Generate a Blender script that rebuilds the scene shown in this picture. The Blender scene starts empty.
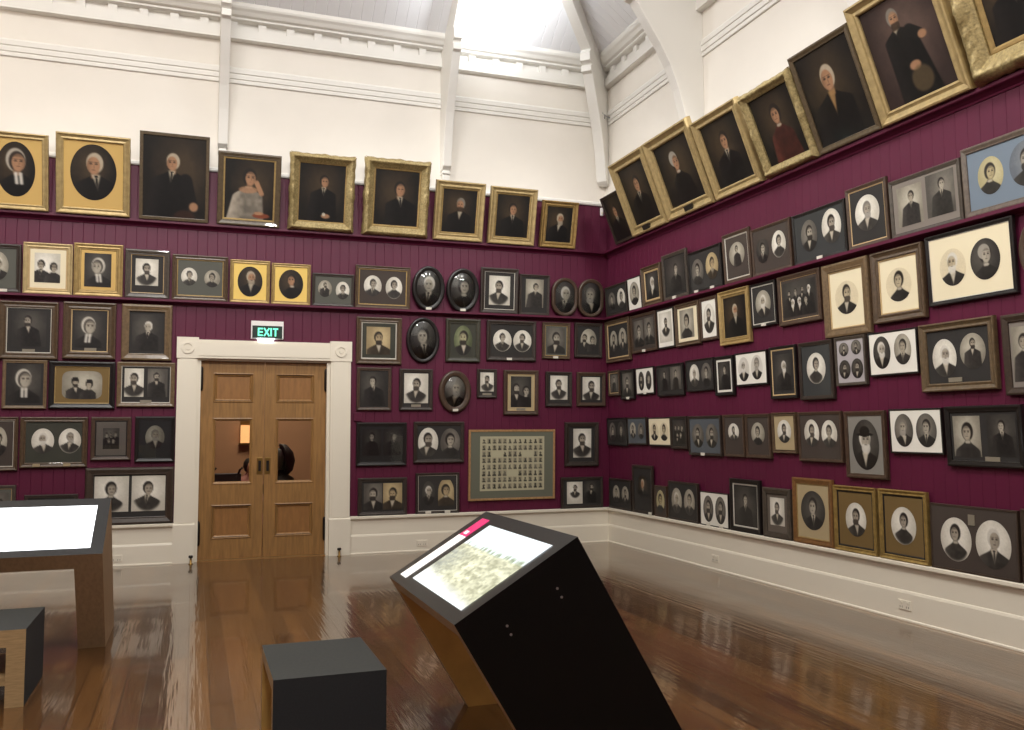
import bpy, bmesh, math, random
import numpy as np
from mathutils import Matrix, Vector

C = bpy.context.scene.collection
PI = math.pi
CAM_H = 1.6
D = 11.652      # back wall plane (Y)
W = 5.656       # right wall plane (X)

# ------------------------------------------------------------------ helpers
def lin(c):
    out = []
    for v in c[:3]:
        v /= 255.0
        out.append(v / 12.92 if v <= 0.04045 else ((v + 0.055) / 1.055) ** 2.4)
    return (*out, 1.0)

def link(o, parent=None):
    C.objects.link(o)
    if parent is not None:
        o.parent = parent
    return o

class MB:
    """collects polygons, builds ONE mesh object"""
    def __init__(self):
        self.v = []; self.f = []; self.mi = []; self.sm = []
    def vert(self, p):
        self.v.append(tuple(p)); return len(self.v) - 1
    def poly(self, pts, mi=0, smooth=False):
        i = len(self.v)
        self.v += [tuple(p) for p in pts]
        self.f.append(tuple(range(i, i + len(pts)))); self.mi.append(mi); self.sm.append(smooth)
    def face(self, idx, mi=0, smooth=False):
        self.f.append(tuple(idx)); self.mi.append(mi); self.sm.append(smooth)
    def box(self, x0, x1, y0, y1, z0, z1, mi=0):
        i = len(self.v)
        self.v += [(x0, y0, z0), (x1, y0, z0), (x1, y1, z0), (x0, y1, z0), (x0, y0, z1), (x1, y0, z1), (x1, y1, z1), (x0, y1, z1)]
        for q in ((0, 3, 2, 1), (4, 5, 6, 7), (0, 1, 5, 4), (1, 2, 6, 5), (2, 3, 7, 6), (3, 0, 4, 7)):
            self.face([i + k for k in q], mi)
    def prism(self, pts, a, b, axis, mi=0, mi_side=None, side_mats=None):
        """2D outline pts extruded between a and b along axis ('x': pts=(y,z); 'y': pts=(x,z); 'z': pts=(x,y))"""
        def P(p, t):
            return {'x': (t, p[0], p[1]), 'y': (p[0], t, p[1]), 'z': (p[0], p[1], t)}[axis]
        n = len(pts); i = len(self.v)
        self.v += [P(p, a) for p in pts] + [P(p, b) for p in pts]
        self.face([i + k for k in range(n)], mi); self.face([i + n + k for k in reversed(range(n))], mi)
        for k in range(n):
            m = side_mats[k] if side_mats else (mi if mi_side is None else mi_side)
            self.face([i + k, i + n + k, i + n + (k + 1) % n, i + (k + 1) % n], m)
    def tube(self, path, r, n=10, mi=0, caps=True):
        rings = []
        path = [Vector(p) for p in path]
        for k, p in enumerate(path):
            t = (path[min(k + 1, len(path) - 1)] - path[max(k - 1, 0)]).normalized()
            a = t.orthogonal().normalized(); b = t.cross(a)
            rr = r[k] if hasattr(r, '__len__') else r
            ring = []
            for j in range(n):
                an = 2 * PI * j / n
                ring.append(self.vert(p + a * rr * math.cos(an) + b * rr * math.sin(an)))
            rings.append(ring)
        for r0, r1 in zip(rings, rings[1:]):
            for j in range(n):
                self.face((r0[j], r0[(j + 1) % n], r1[(j + 1) % n], r1[j]), mi, True)
        if caps:
            self.face(rings[0][::-1], mi); self.face(rings[-1], mi)
    def lathe(self, prof, c=(0, 0, 0), n=20, mi=0):
        rings = []
        for r, z in prof:
            rings.append([self.vert((c[0] + r * math.cos(2 * PI * j / n), c[1] + r * math.sin(2 * PI * j / n), c[2] + z)) for j in range(n)])
        for r0, r1 in zip(rings, rings[1:]):
            for j in range(n):
                self.face((r0[j], r0[(j + 1) % n], r1[(j + 1) % n], r1[j]), mi, True)
        self.face(rings[0][::-1], mi); self.face(rings[-1], mi)
    def build(self, name, mats, parent=None, fix=True, bevel=0.0):
        me = bpy.data.meshes.new(name)
        me.from_pydata(self.v, [], self.f)
        for m in (mats if isinstance(mats, (list, tuple)) else [mats]):
            me.materials.append(m)
        me.polygons.foreach_set('material_index', self.mi)
        me.polygons.foreach_set('use_smooth', self.sm)
        if fix:
            bm = bmesh.new(); bm.from_mesh(me)
            bmesh.ops.remove_doubles(bm, verts=bm.verts, dist=1e-6)
            bmesh.ops.recalc_face_normals(bm, faces=bm.faces)
            bm.to_mesh(me); bm.free()
        me.update()
        o = bpy.data.objects.new(name, me)
        if bevel:
            b = o.modifiers.new('bevel', 'BEVEL'); b.width = bevel; b.segments = 2; b.limit_method = 'ANGLE'
        return link(o, parent)

def tag(o, label=None, cat=None, group=None, kind=None):
    if label: o['label'] = label
    if cat: o['category'] = cat
    if group: o['group'] = group
    if kind: o['kind'] = kind
    return o

def thing(name, label, cat, loc=(0, 0, 0), group=None):
    o = bpy.data.objects.new(name, None)
    o.empty_display_size = 0.1
    o.location = loc
    link(o)
    return tag(o, label, cat, group)

def struct(o):
    o['kind'] = 'structure'
    return o

# ------------------------------------------------------------------ materials
def mat_base(name):
    m = bpy.data.materials.new(name); m.use_nodes = True
    nt = m.node_tree; b = nt.nodes['Principled BSDF']
    return m, nt, b

def plain(name, col, rough=0.5, metal=0.0, noise=0.0, nscale=20.0, coat=0.0, emit=None, estr=0.0, stretch=None, bump=0.0, spec=0.5):
    m, nt, b = mat_base(name)
    b.inputs['Base Color'].default_value = lin(col)
    b.inputs['Roughness'].default_value = rough
    b.inputs['Metallic'].default_value = metal
    b.inputs['Coat Weight'].default_value = coat
    b.inputs['Specular IOR Level'].default_value = spec
    if emit:
        b.inputs['Emission Color'].default_value = lin(emit); b.inputs['Emission Strength'].default_value = estr
    if noise or bump:
        tc = nt.nodes.new('ShaderNodeTexCoord'); n = nt.nodes.new('ShaderNodeTexNoise')
        n.inputs['Scale'].default_value = nscale; n.inputs['Detail'].default_value = 5
        if stretch:
            mp = nt.nodes.new('ShaderNodeMapping'); mp.inputs['Scale'].default_value = stretch
            nt.links.new(tc.outputs['Object'], mp.inputs['Vector']); nt.links.new(mp.outputs['Vector'], n.inputs['Vector'])
        else:
            nt.links.new(tc.outputs['Object'], n.inputs['Vector'])
        if noise:
            r = nt.nodes.new('ShaderNodeValToRGB')
            c = lin(col)
            r.color_ramp.elements[0].position = 0.3; r.color_ramp.elements[1].position = 0.7
            r.color_ramp.elements[0].color = (*[x * (1 - noise) for x in c[:3]], 1)
            r.color_ramp.elements[1].color = (*[min(1, x * (1 + noise)) for x in c[:3]], 1)
            nt.links.new(n.outputs['Fac'], r.inputs['Fac']); nt.links.new(r.outputs['Color'], b.inputs['Base Color'])
        if bump:
            bp = nt.nodes.new('ShaderNodeBump'); bp.inputs['Strength'].default_value = bump; bp.inputs['Distance'].default_value = 0.004
            nt.links.new(n.outputs['Fac'], bp.inputs['Height']); nt.links.new(bp.outputs['Normal'], b.inputs['Normal'])
    return m

def art_mat(name, rough, coat, emit=0.0):
    m, nt, b = mat_base(name)
    a = nt.nodes.new('ShaderNodeAttribute'); a.attribute_name = 'picture'
    nt.links.new(a.outputs['Color'], b.inputs['Base Color'])
    b.inputs['Roughness'].default_value = rough; b.inputs['Coat Weight'].default_value = coat
    b.inputs['Coat Roughness'].default_value = 0.08
    b.inputs['Specular IOR Level'].default_value = 0.3
    if emit:
        nt.links.new(a.outputs['Color'], b.inputs['Emission Color']); b.inputs['Emission Strength'].default_value = emit
        b.inputs['Base Color'].default_value = (0.02, 0.02, 0.02, 1)
        nt.links.remove(b.inputs['Base Color'].links[0])
    return m

def glass_mat(name, tint=(1, 1, 1, 1), f0=1.45):
    m = bpy.data.materials.new(name); m.use_nodes = True
    nt = m.node_tree; nt.nodes.clear()
    o = nt.nodes.new('ShaderNodeOutputMaterial'); mx = nt.nodes.new('ShaderNodeMixShader')
    t = nt.nodes.new('ShaderNodeBsdfTransparent'); g = nt.nodes.new('ShaderNodeBsdfGlossy'); fr = nt.nodes.new('ShaderNodeFresnel')
    t.inputs['Color'].default_value = tint
    g.inputs['Roughness'].default_value = 0.02; fr.inputs['IOR'].default_value = f0
    nt.links.new(fr.outputs[0], mx.inputs[0]); nt.links.new(t.outputs[0], mx.inputs[1]); nt.links.new(g.outputs[0], mx.inputs[2])
    nt.links.new(mx.outputs[0], o.inputs['Surface'])
    return m

def floor_mat():
    m, nt, b = mat_base('varnished_floorboards')
    N = nt.nodes.new; Lk = nt.links.new
    tc = N('ShaderNodeTexCoord'); mp = N('ShaderNodeMapping')
    mp.inputs['Rotation'].default_value = (0, 0, PI / 2)
    Lk(tc.outputs['Object'], mp.inputs['Vector'])
    br = N('ShaderNodeTexBrick')
    br.inputs['Scale'].default_value = 1.0; br.inputs['Brick Width'].default_value = 3.4; br.inputs['Row Height'].default_value = 0.125
    br.inputs['Mortar Size'].default_value = 0.003; br.inputs['Mortar Smooth'].default_value = 0.2
    br.offset = 0.37
    br.inputs['Color1'].default_value = lin(FLOOR_A); br.inputs['Color2'].default_value = lin(FLOOR_B); br.inputs['Mortar'].default_value = lin((34, 20, 12))
    Lk(mp.outputs['Vector'], br.inputs['Vector'])
    mp2 = N('ShaderNodeMapping'); mp2.inputs['Scale'].default_value = (9, 0.45, 1); Lk(tc.outputs['Object'], mp2.inputs['Vector'])
    n = N('ShaderNodeTexNoise'); n.inputs['Scale'].default_value = 4; n.inputs['Detail'].default_value = 6; Lk(mp2.outputs['Vector'], n.inputs['Vector'])
    hs = N('ShaderNodeMixRGB'); hs.blend_type = 'MULTIPLY'; hs.inputs['Fac'].default_value = 0.6
    rp = N('ShaderNodeValToRGB'); rp.color_ramp.elements[0].position = .3; rp.color_ramp.elements[0].color = (.45, .42, .4, 1); rp.color_ramp.elements[1].position = .7
    Lk(n.outputs['Fac'], rp.inputs['Fac']); Lk(br.outputs['Color'], hs.inputs['Color1']); Lk(rp.outputs['Color'], hs.inputs['Color2'])
    Lk(hs.outputs['Color'], b.inputs['Base Color'])
    n2 = N('ShaderNodeTexNoise'); n2.inputs['Scale'].default_value = 1.6; n2.inputs['Detail'].default_value = 3; Lk(tc.outputs['Object'], n2.inputs['Vector'])
    mr = N('ShaderNodeMapRange'); mr.inputs['To Min'].default_value = 0.13; mr.inputs['To Max'].default_value = 0.26
    Lk(n2.outputs['Fac'], mr.inputs['Value']); Lk(mr.outputs['Result'], b.inputs['Roughness'])
    # slightly wavy boards
    n3 = N('ShaderNodeTexNoise'); n3.inputs['Scale'].default_value = 3.0; Lk(mp2.outputs['Vector'], n3.inputs['Vector'])
    bp = N('ShaderNodeBump'); bp.inputs['Strength'].default_value = 0.13; bp.inputs['Distance'].default_value = 0.012
    ad = N('ShaderNodeMath'); ad.operation = 'SUBTRACT'
    Lk(n3.outputs['Fac'], ad.inputs[0]); Lk(br.outputs['Fac'], ad.inputs[1]); Lk(ad.outputs[0], bp.inputs['Height'])
    Lk(bp.outputs['Normal'], b.inputs['Normal'])
    Lk(bp.outputs['Normal'], b.inputs['Coat Normal'])
    b.inputs['Coat Weight'].default_value = 0.6; b.inputs['Coat Roughness'].default_value = 0.05; b.inputs['Coat IOR'].default_value = 1.5
    return m

FLOOR_A = (116, 79, 42); FLOOR_B = (76, 49, 25)
M = {}
M['floor'] = floor_mat()
M['purple'] = plain('maroon_board_paint', (85, 22, 49), 0.5, noise=0.05, nscale=3, spec=0.3)
M['white'] = plain('white_plaster', (238, 232, 222), 0.7, noise=0.02, nscale=2)
M['cream'] = plain('cream_gloss_paint', (228, 220, 202), 0.35)
M['ceil'] = plain('white_ceiling_boards', (238, 238, 240), 0.6)
M['beam'] = plain('white_beam_paint', (234, 231, 224), 0.5)
M['dooroak'] = plain('door_pine', (142, 105, 60), 0.38, noise=0.2, nscale=7, stretch=(6, 6, .6))
M['doorpanel'] = plain('door_panel_pine', (140, 98, 54), 0.4, noise=0.16, nscale=5, stretch=(5, 5, 1))
M['iron'] = plain('dark_iron', (40, 34, 30), 0.45, metal=0.6)
M['brass'] = plain('aged_brass', (140, 110, 60), 0.35, metal=0.8)
M['pane'] = glass_mat('door_glass', (0.93, 0.9, 0.86, 1))
M['glass'] = glass_mat('picture_glass', (0.97, 0.98, 0.98, 1))
M['black'] = plain('black_laminate', (7, 8, 7), 0.42, noise=0.1, nscale=40, spec=0.28)
M['charcoal'] = plain('charcoal_laminate', (30, 31, 32), 0.32)
M['felt'] = plain('dark_felt', (30, 31, 33), 0.9, noise=0.2, nscale=120)
M['greytop'] = plain('grey_felt_top', (44, 45, 42), 0.85, noise=0.16, nscale=60)
M['ply'] = plain('plywood_edge', (164, 136, 96), 0.5, noise=0.18, nscale=14, stretch=(1, 1, 8))
M['plyin'] = plain('plywood_inner', (192, 152, 84), 0.5, noise=0.12, nscale=6)
M['plybrown'] = plain('brown_timber_panel', (150, 122, 90), 0.45, noise=0.14, nscale=8, stretch=(6, 6, 1))
M['screenwhite'] = plain('lit_white_screen', (20, 20, 20), 0.2, emit=(250, 252, 255), estr=3.2)
M['stripwhite'] = plain('lit_white_strip', (20, 20, 20), 0.3, emit=(255, 250, 244), estr=1.3)
M['strippink'] = plain('lit_pink_strip', (20, 8, 12), 0.3, emit=(250, 62, 130), estr=1.0)
M['steel'] = plain('bright_steel', (190, 190, 190), 0.3, metal=0.9)
M['tagwhite'] = plain('white_paper_tag', (214, 208, 194), 0.7)
M['tagtan'] = plain('tan_plate', (158, 140, 108), 0.6)
M['plaque'] = plain('dark_plaque', (36, 32, 26), 0.4)
M['plate'] = plain('pale_plate', (128, 120, 104), 0.5)
M['plastic'] = plain('white_plastic', (232, 230, 226), 0.4)
M['signblack'] = plain('sign_dark_green', (10, 30, 24), 0.35, emit=(6, 34, 26), estr=0.5)
M['exitgreen'] = plain('sign_lit_letters', (20, 60, 50), 0.4, emit=(120, 255, 205), estr=1.6)
M['exitlamp'] = plain('sign_lamp', (255, 255, 255), 0.4, emit=(236, 250, 255), estr=9)
M['photo'] = art_mat('photographic_print', 0.45, 0.35)
M['painting'] = art_mat('oil_paint', 0.5, 0.12)
M['screenpic'] = art_mat('lit_screen_picture', 0.25, 0.0, emit=1.25)
# hall beyond the door
M['hallwall'] = plain('hall_plaster', (180, 140, 108), 0.8, noise=0.05, nscale=3)
M['lampglow'] = plain('lit_wall_lamp', (250, 190, 120), 0.5, emit=(250, 190, 130), estr=0.9)
M['hair'] = plain('dark_hair', (26, 20, 16), 0.6)
M['skin'] = plain('skin', (205, 150, 125), 0.55)
M['pinkcloth'] = plain('pink_cloth', (196, 140, 132), 0.8)
M['greycloth'] = plain('grey_cloth', (112, 112, 110), 0.8)
M['slate'] = plain('slate_blue_plastic', (62, 68, 78), 0.6)

# picture-frame finishes
def wood(name, c, rough=0.42, n=0.22):
    c = tuple(round(v * .82) for v in c)
    return plain(name, c, rough, noise=n, nscale=30, stretch=(1, 1, 1), coat=0.1)
FM = {
 'gilt': plain('gilt_leaf', (166, 140, 90), 0.44, metal=0.4, noise=0.16, nscale=18, bump=0.2),
 'giltdull': plain('faded_gilt_leaf', (172, 150, 104), 0.45, metal=0.35, noise=0.16, nscale=18, bump=0.2),
 'giltw': plain('pale_gilt', (182, 160, 116), 0.5, metal=0.35, noise=0.12, nscale=18),
 'darkgilt': plain('dull_gilt', (150, 122, 72), 0.48, metal=0.45, noise=0.2, nscale=18),
 'giltd': plain('antique_gilt', (158, 132, 76), 0.42, metal=0.5, noise=0.25, nscale=18),
 'ornate': plain('carved_gilt', (156, 138, 94), 0.48, metal=0.35, noise=0.35, nscale=48, bump=1.0),
 'bronze': wood('bronzed_wood', (104, 86, 62), 0.4),
 'dark': wood('dark_stained_wood', (58, 47, 39)),
 'darkgrey': wood('grey_brown_wood', (84, 74, 63)),
 'darkgreen': wood('greenish_dark_wood', (62, 60, 44)),
 'brown': wood('mid_brown_wood', (97, 77, 55)),
 'brown2': wood('walnut_wood', (84, 64, 47)),
 'brownd': wood('deep_brown_wood', (70, 55, 43)),
 'oak': wood('oak_wood', (128, 104, 73)),
 'oak2': wood('golden_brown_oak', (112, 92, 64)),
 'pine': wood('pale_pine', (196, 150, 100)),
 'orange': wood('orange_stained_wood', (140, 98, 54)),
 'black': wood('ebonised_wood', (30, 27, 25), 0.35, 0.15),
 'thin': wood('thin_dark_wood', (44, 38, 34)),
 'greywood': wood('weathered_grey_wood', (112, 98, 84)),
}
SL = {'gold': FM['gilt'], 'silver': plain('silvered_slip', (205, 200, 188), 0.35, metal=0.3), 'tan': plain('tan_slip', (188, 160, 116), 0.5), 'black': plain('black_slip', (24, 22, 20), 0.4)}
MT = {k: plain('mat_board_' + n, c, 0.75, coat=0.2, metal=me) for k, n, c, me in (
 ('gd', 'gold', (206, 172, 104), 0.25), ('gdb', 'bright_gold', (232, 200, 112), 0.2), ('gdd', 'old_gold', (124, 101, 60), 0.4),
 ('gm', 'grey_green', (84, 84, 76), 0), ('gm2', 'grey', (126, 122, 114), 0), ('gg', 'moss', (52, 52, 42), 0), ('dk', 'near_black', (37, 34, 31), 0), ('dk2', 'taupe', (92, 82, 72), 0),
 ('br', 'dark_brown', (61, 51, 44), 0), ('cr', 'cream', (226, 214, 182), 0), ('wh', 'white', (226, 222, 210), 0), ('tn', 'tan', (168, 150, 114), 0),
 ('tg', 'taupe_grey', (124, 115, 106), 0), ('bl', 'dusty_blue', (108, 121, 134), 0), ('gb', 'blue_grey', (78, 83, 88), 0), ('dg', 'charcoal', (46, 47, 46), 0),
 ('gn', 'sage_grey', (98, 99, 84), 0), ('lv', 'lilac_grey', (168, 162, 163), 0))}

# ------------------------------------------------------------------ pictures (the pictures' own colours, painted per vertex)
def sst(e0, e1, x):
    t = np.clip((x - e0) / (e1 - e0), 0, 1); return t * t * (3 - 2 * t)

def hashn(x, y, s):
    v = np.sin(x * 127.1 + y * 311.7 + s * 74.7) * 43758.5453
    return v - np.floor(v)

def vnoise(x, y, s):
    xi, yi = np.floor(x), np.floor(y); fx, fy = x - xi, y - yi
    fx = fx * fx * (3 - 2 * fx); fy = fy * fy * (3 - 2 * fy)
    a = hashn(xi, yi, s); b = hashn(xi + 1, yi, s); c = hashn(xi, yi + 1, s); d = hashn(xi + 1, yi + 1, s)
    return (a * (1 - fx) + b * fx) * (1 - fy) + (c * (1 - fx) + d * fx) * fy

BGS = {'k': ((24, 21, 18), (62, 50, 36)), 'q': ((48, 37, 34), (88, 70, 62)), 'd': ((44, 42, 39), (78, 74, 68)), 'm': ((78, 74, 68), (122, 116, 106)),
       'l': ((128, 122, 108), (184, 177, 160)), 'w': ((190, 184, 170), (230, 225, 212)), 's': ((148, 130, 96), (196, 176, 134)), 'y': ((160, 150, 112), (186, 176, 138)),
       'g': ((70, 76, 52), (128, 134, 100)), 'u': ((92, 98, 106), (124, 128, 132)), 'e': ((214, 200, 168), (206, 193, 163)), 'f': ((208, 203, 192), (190, 184, 172))}

def one_figure(rgb, u, v, hx, hy, r, kind, mod, bg, rnd):
    paint = bg in 'kq'
    skin = np.array((160, 120, 90) if paint else {'w': (158, 148, 132), 'e': (176, 162, 134), 'f': (166, 158, 144), 'l': (160, 150, 132), 's': (170, 150, 116), 'y': (170, 156, 118), 'g': (166, 160, 126)}.get(bg, (164, 156, 140)), float)
    suit = np.array((16, 14, 13) if paint else {'w': (52, 49, 45), 'l': (44, 41, 38), 's': (52, 44, 34), 'd': (30, 28, 26)}.get(bg, (38, 36, 33)), float)
    if 'z' in mod: suit = np.array((118, 110, 98), float)
    if 'r' in mod: suit = np.array((58, 28, 22), float)
    fade = np.ones_like(u)
    if 'v' in mod or bg in 'wef':
        fade = 1 - sst(.82, 1.05, np.sqrt(((u - hx) / (r * 2.35)) ** 2 + ((v - hy - r * .9) / (r * 2.9)) ** 2))
    e = r * .14
    def mix(mask, col):
        nonlocal rgb
        m = np.clip(mask, 0, 1)[..., None]
        rgb = rgb * (1 - m) + np.asarray(col, float) * m
    # shoulders and trunk
    ys = hy + r * 1.02
    t = np.clip((v - ys) / (r * 1.25), 0, None)
    sw = r * (.42 + 1.75 * sst(0, 1, t) ** .8 + .12 * np.clip(t - 1, 0, 6))
    if kind in 'wcL': sw = r * (.36 + 1.45 * sst(0, 1.1, t) ** .9 + .2 * np.clip(t - 1, 0, 6))
    lean = hx + (v - hy) * rnd.uniform(-.12, .12)
    body = sst(-e, e, sw - np.abs(u - lean)) * sst(ys - e, ys + e, v) * fade
    tone = 1 + .35 * (vnoise(u / r * 2.2, v / r * 2.2, rnd.random() * 9) - .5)
    mix(body, np.clip(suit * tone[..., None], 0, 255))
    light = sst(.2, 1.0, (lean - u) / (r * 2)) * body * .35
    mix(light, suit * 1.9 + 14)
    # hair behind the head
    hair = np.array({'X': (206, 200, 188), 'V': (200, 194, 182), 'B': (120, 114, 104)}.get(kind, (34, 29, 25)), float)
    if paint and kind in 'XV': hair = np.array((172, 158, 136), float)
    fw = .70 * r
    turn = rnd.choice((-1, 1)) * r * .12
    if kind in 'wL':
        mix(sst(1.12, .9, np.sqrt(((u - hx) / (fw * 1.22)) ** 2 + ((v - hy + r * .1) / (r * 1.12)) ** 2)), hair)
        if 'c' in mod or 'g' in mod: mix(sst(1.12, .95, np.sqrt(((u - hx + r * .2) / (fw * 1.2)) ** 2 + ((v - hy + r * .42) / (r * .9)) ** 2)), (150, 144, 132))
    elif kind == 'c':
        mix(sst(1.1, .9, np.sqrt(((u - hx + turn) / (fw * 1.3)) ** 2 + ((v - hy + r * .16) / (r * 1.2)) ** 2)), (166, 158, 144) if paint else (190, 184, 170))
        mix(sst(1.1, .9, np.sqrt(((u - hx) / (fw * 1.08)) ** 2 + ((v - hy + r * .02) / (r * 1.05)) ** 2)), (50, 40, 33) if paint else (74, 68, 62))
    else:
        mix(sst(1.1, .9, np.sqrt(((u - hx) / (fw * 1.12)) ** 2 + ((v - hy + r * .16) / (r * 1.02)) ** 2)), hair)
    # neck and face
    mix(sst(-e, e, r * .34 - np.abs(u - hx)) * sst(hy + r * .5, hy + r * .7, v) * sst(hy + r * 1.5, hy + r * 1.3, v), skin * .8)
    fx = hx + turn
    face = sst(1.1, .88, np.sqrt(((u - fx) / (fw * .88)) ** 2 + ((v - hy - r * .08) / (r * .86)) ** 2))
    mix(face, skin)
    mix(face * sst(0, 1.2, (u - fx) / fw * np.sign(turn + 1e-6)) * .55, skin * .55)
    mix(face * sst(hy - r * .35, hy - r * .6, v) * (0 if kind in 'V' else .45), hair * .7 + skin * .2)
    for s in (-1, 1):
        mix(sst(1.3, .5, np.sqrt(((u - fx - s * fw * .36) / (r * .17)) ** 2 + ((v - hy + r * .06) / (r * .1)) ** 2)) * .75, (38, 30, 26))
        mix(sst(1.2, .6, np.sqrt(((u - fx - s * fw * .36) / (r * .24)) ** 2 + ((v - hy + r * .24) / (r * .06)) ** 2)) * .5, (60, 50, 42))
    mix(sst(1.2, .5, np.sqrt(((u - fx - r * .07) / (r * .07)) ** 2 + ((v - hy - r * .2) / (r * .22)) ** 2)) * .4, skin * .6)
    mix(sst(1.2, .6, np.sqrt(((u - fx) / (r * .24)) ** 2 + ((v - hy - r * .5) / (r * .06)) ** 2)) * .6, (88, 56, 46) if paint else (70, 62, 54))
    # beard
    if kind in 'bBX':
        bc = {'b': (58, 51, 45) if bg in 'wef' else (36, 31, 27), 'B': (150, 144, 134) if not paint else (52, 40, 30), 'X': (206, 201, 190) if not paint else (150, 140, 122)}[kind]
        long_ = 1.05 if kind == 'b' else 1.2
        bm_ = sst(1.12, .85, np.sqrt(((u - fx) / (fw * .86)) ** 2 + ((v - hy - r * .82) / (r * .56 * long_)) ** 2)) * sst(hy + r * .36, hy + r * .56, v)
        mix(bm_ * .88, bc)
        mix(sst(1.1, .7, np.sqrt(((u - fx) / (r * .2)) ** 2 + ((v - hy - r * .54) / (r * .05)) ** 2)) * .7, (84, 60, 52) if paint else (80, 70, 62))
    # collar / shirt
    if kind in 'mMVnXBb' and 'd' not in mod:
        dep = 1.2 if 'w' in mod else .75
        cc = (150, 116, 74) if 'w' in mod else ((196, 186, 166) if not paint else (178, 168, 146))
        top = hy + r * (1.0 if kind in 'mMVn' else 1.3)
        tri = sst(-e, e, r * .42 * (1 - (v - top) / (r * (dep + .6))) - np.abs(u - lean)) * sst(top - e, top + e, v) * fade
        mix(tri * .9, cc)
        if kind in 'mMVn' and 'w' not in mod:
            mix(sst(-e * .5, e * .5, r * .1 - np.abs(u - lean)) * sst(top + r * .25, top + r * .35, v) * tri, suit)
            mix(sst(1.2, .7, np.sqrt(((u - lean) / (r * .2)) ** 2 + ((v - top - r * .18) / (r * .12)) ** 2)) * fade * .9, suit)
    if kind in 'wLc':
        if 'b' in mod or (kind == 'c'):
            for s in (-1, 1):
                mix(sst(-e, e, r * .16 - np.abs(u - lean - s * r * .22)) * sst(hy + r * 1.0, hy + r * 1.15, v) * sst(hy + r * 2.4, hy + r * 2.2, v) * .95, (208, 202, 190))
        else:
            mix(sst(1.2, .7, np.sqrt(((u - lean) / (r * .42)) ** 2 + ((v - hy - r * 1.2) / (r * .16)) ** 2)) * fade * .8, (176, 168, 152))
    if 'z' in mod:      # bare shoulders, raised arm, hands, red book
        mix(sst(1.1, .8, np.sqrt(((u - lean) / (r * 1.2)) ** 2 + ((v - hy - r * 1.5) / (r * .45)) ** 2)) * .8, skin)
        P = [(hx + r * .85, hy + r * .5), (hx + r * 1.5, hy + r * 1.9)]
        for k in range(12):
            q = k / 11; px = P[0][0] * (1 - q) + P[1][0] * q; py = P[0][1] * (1 - q) + P[1][1] * q
            mix(sst(1.2, .7, np.hypot(u - px, v - py) / (r * .3)) * .8, skin)
        mix(sst(1.1, .8, np.sqrt(((u - hx - r * 1.5) / (r * 1.1)) ** 2 + ((v - .93) / .045) ** 2)), (120, 62, 40))
        mix(sst(1.2, .7, np.sqrt(((u - hx - r * 1.2) / (r * .6)) ** 2 + ((v - .89) / .03) ** 2)), skin)
    if 'h' in mod:
        mix(sst(1.2, .7, np.sqrt(((u - hx - r * .4) / (r * .8)) ** 2 + ((v - hy - r * 6.0) / (r * .42)) ** 2)), skin * .95)
        mix(sst(1.2, .7, np.sqrt(((u - hx - r * .1) / (r * .3)) ** 2 + ((v - hy - r * 5.7) / (r * .3)) ** 2)), (190, 182, 165))
    if 's' in mod:
        for (ax, ay, aw, ah) in (*(((3.0, 2.9, .6, .5), (1.0, 5.6, .8, .55)) if bg == 'q' else ((2.5, 5.3, .55, .6),)),):
            sx0, sy0 = hx + r * (1.5 if ax > 1.5 else .6), hy + r * 2.0
            for q in np.linspace(0, 1, 14):
                mix(sst(1.2, .8, np.hypot(u - (sx0 + (hx + r * ax - sx0) * q), v - (sy0 + (hy + r * ay - sy0) * q)) / (r * (.75 - .25 * q))), suit * 1.15)
            mix(sst(1.2, .7, np.sqrt(((u - hx - r * ax) / (r * aw)) ** 2 + ((v - hy - r * ay) / (r * ah)) ** 2)), skin * .95)
        mix(sst(1.1, .8, np.sqrt(((u - hx - r * 1.4) / (r * 1.5)) ** 2 + ((v - hy - r * 7.2) / (r * 1.5)) ** 2)) * .7, (92, 76, 52) if bg == 'q' else (58, 34, 24))
    return rgb

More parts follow.
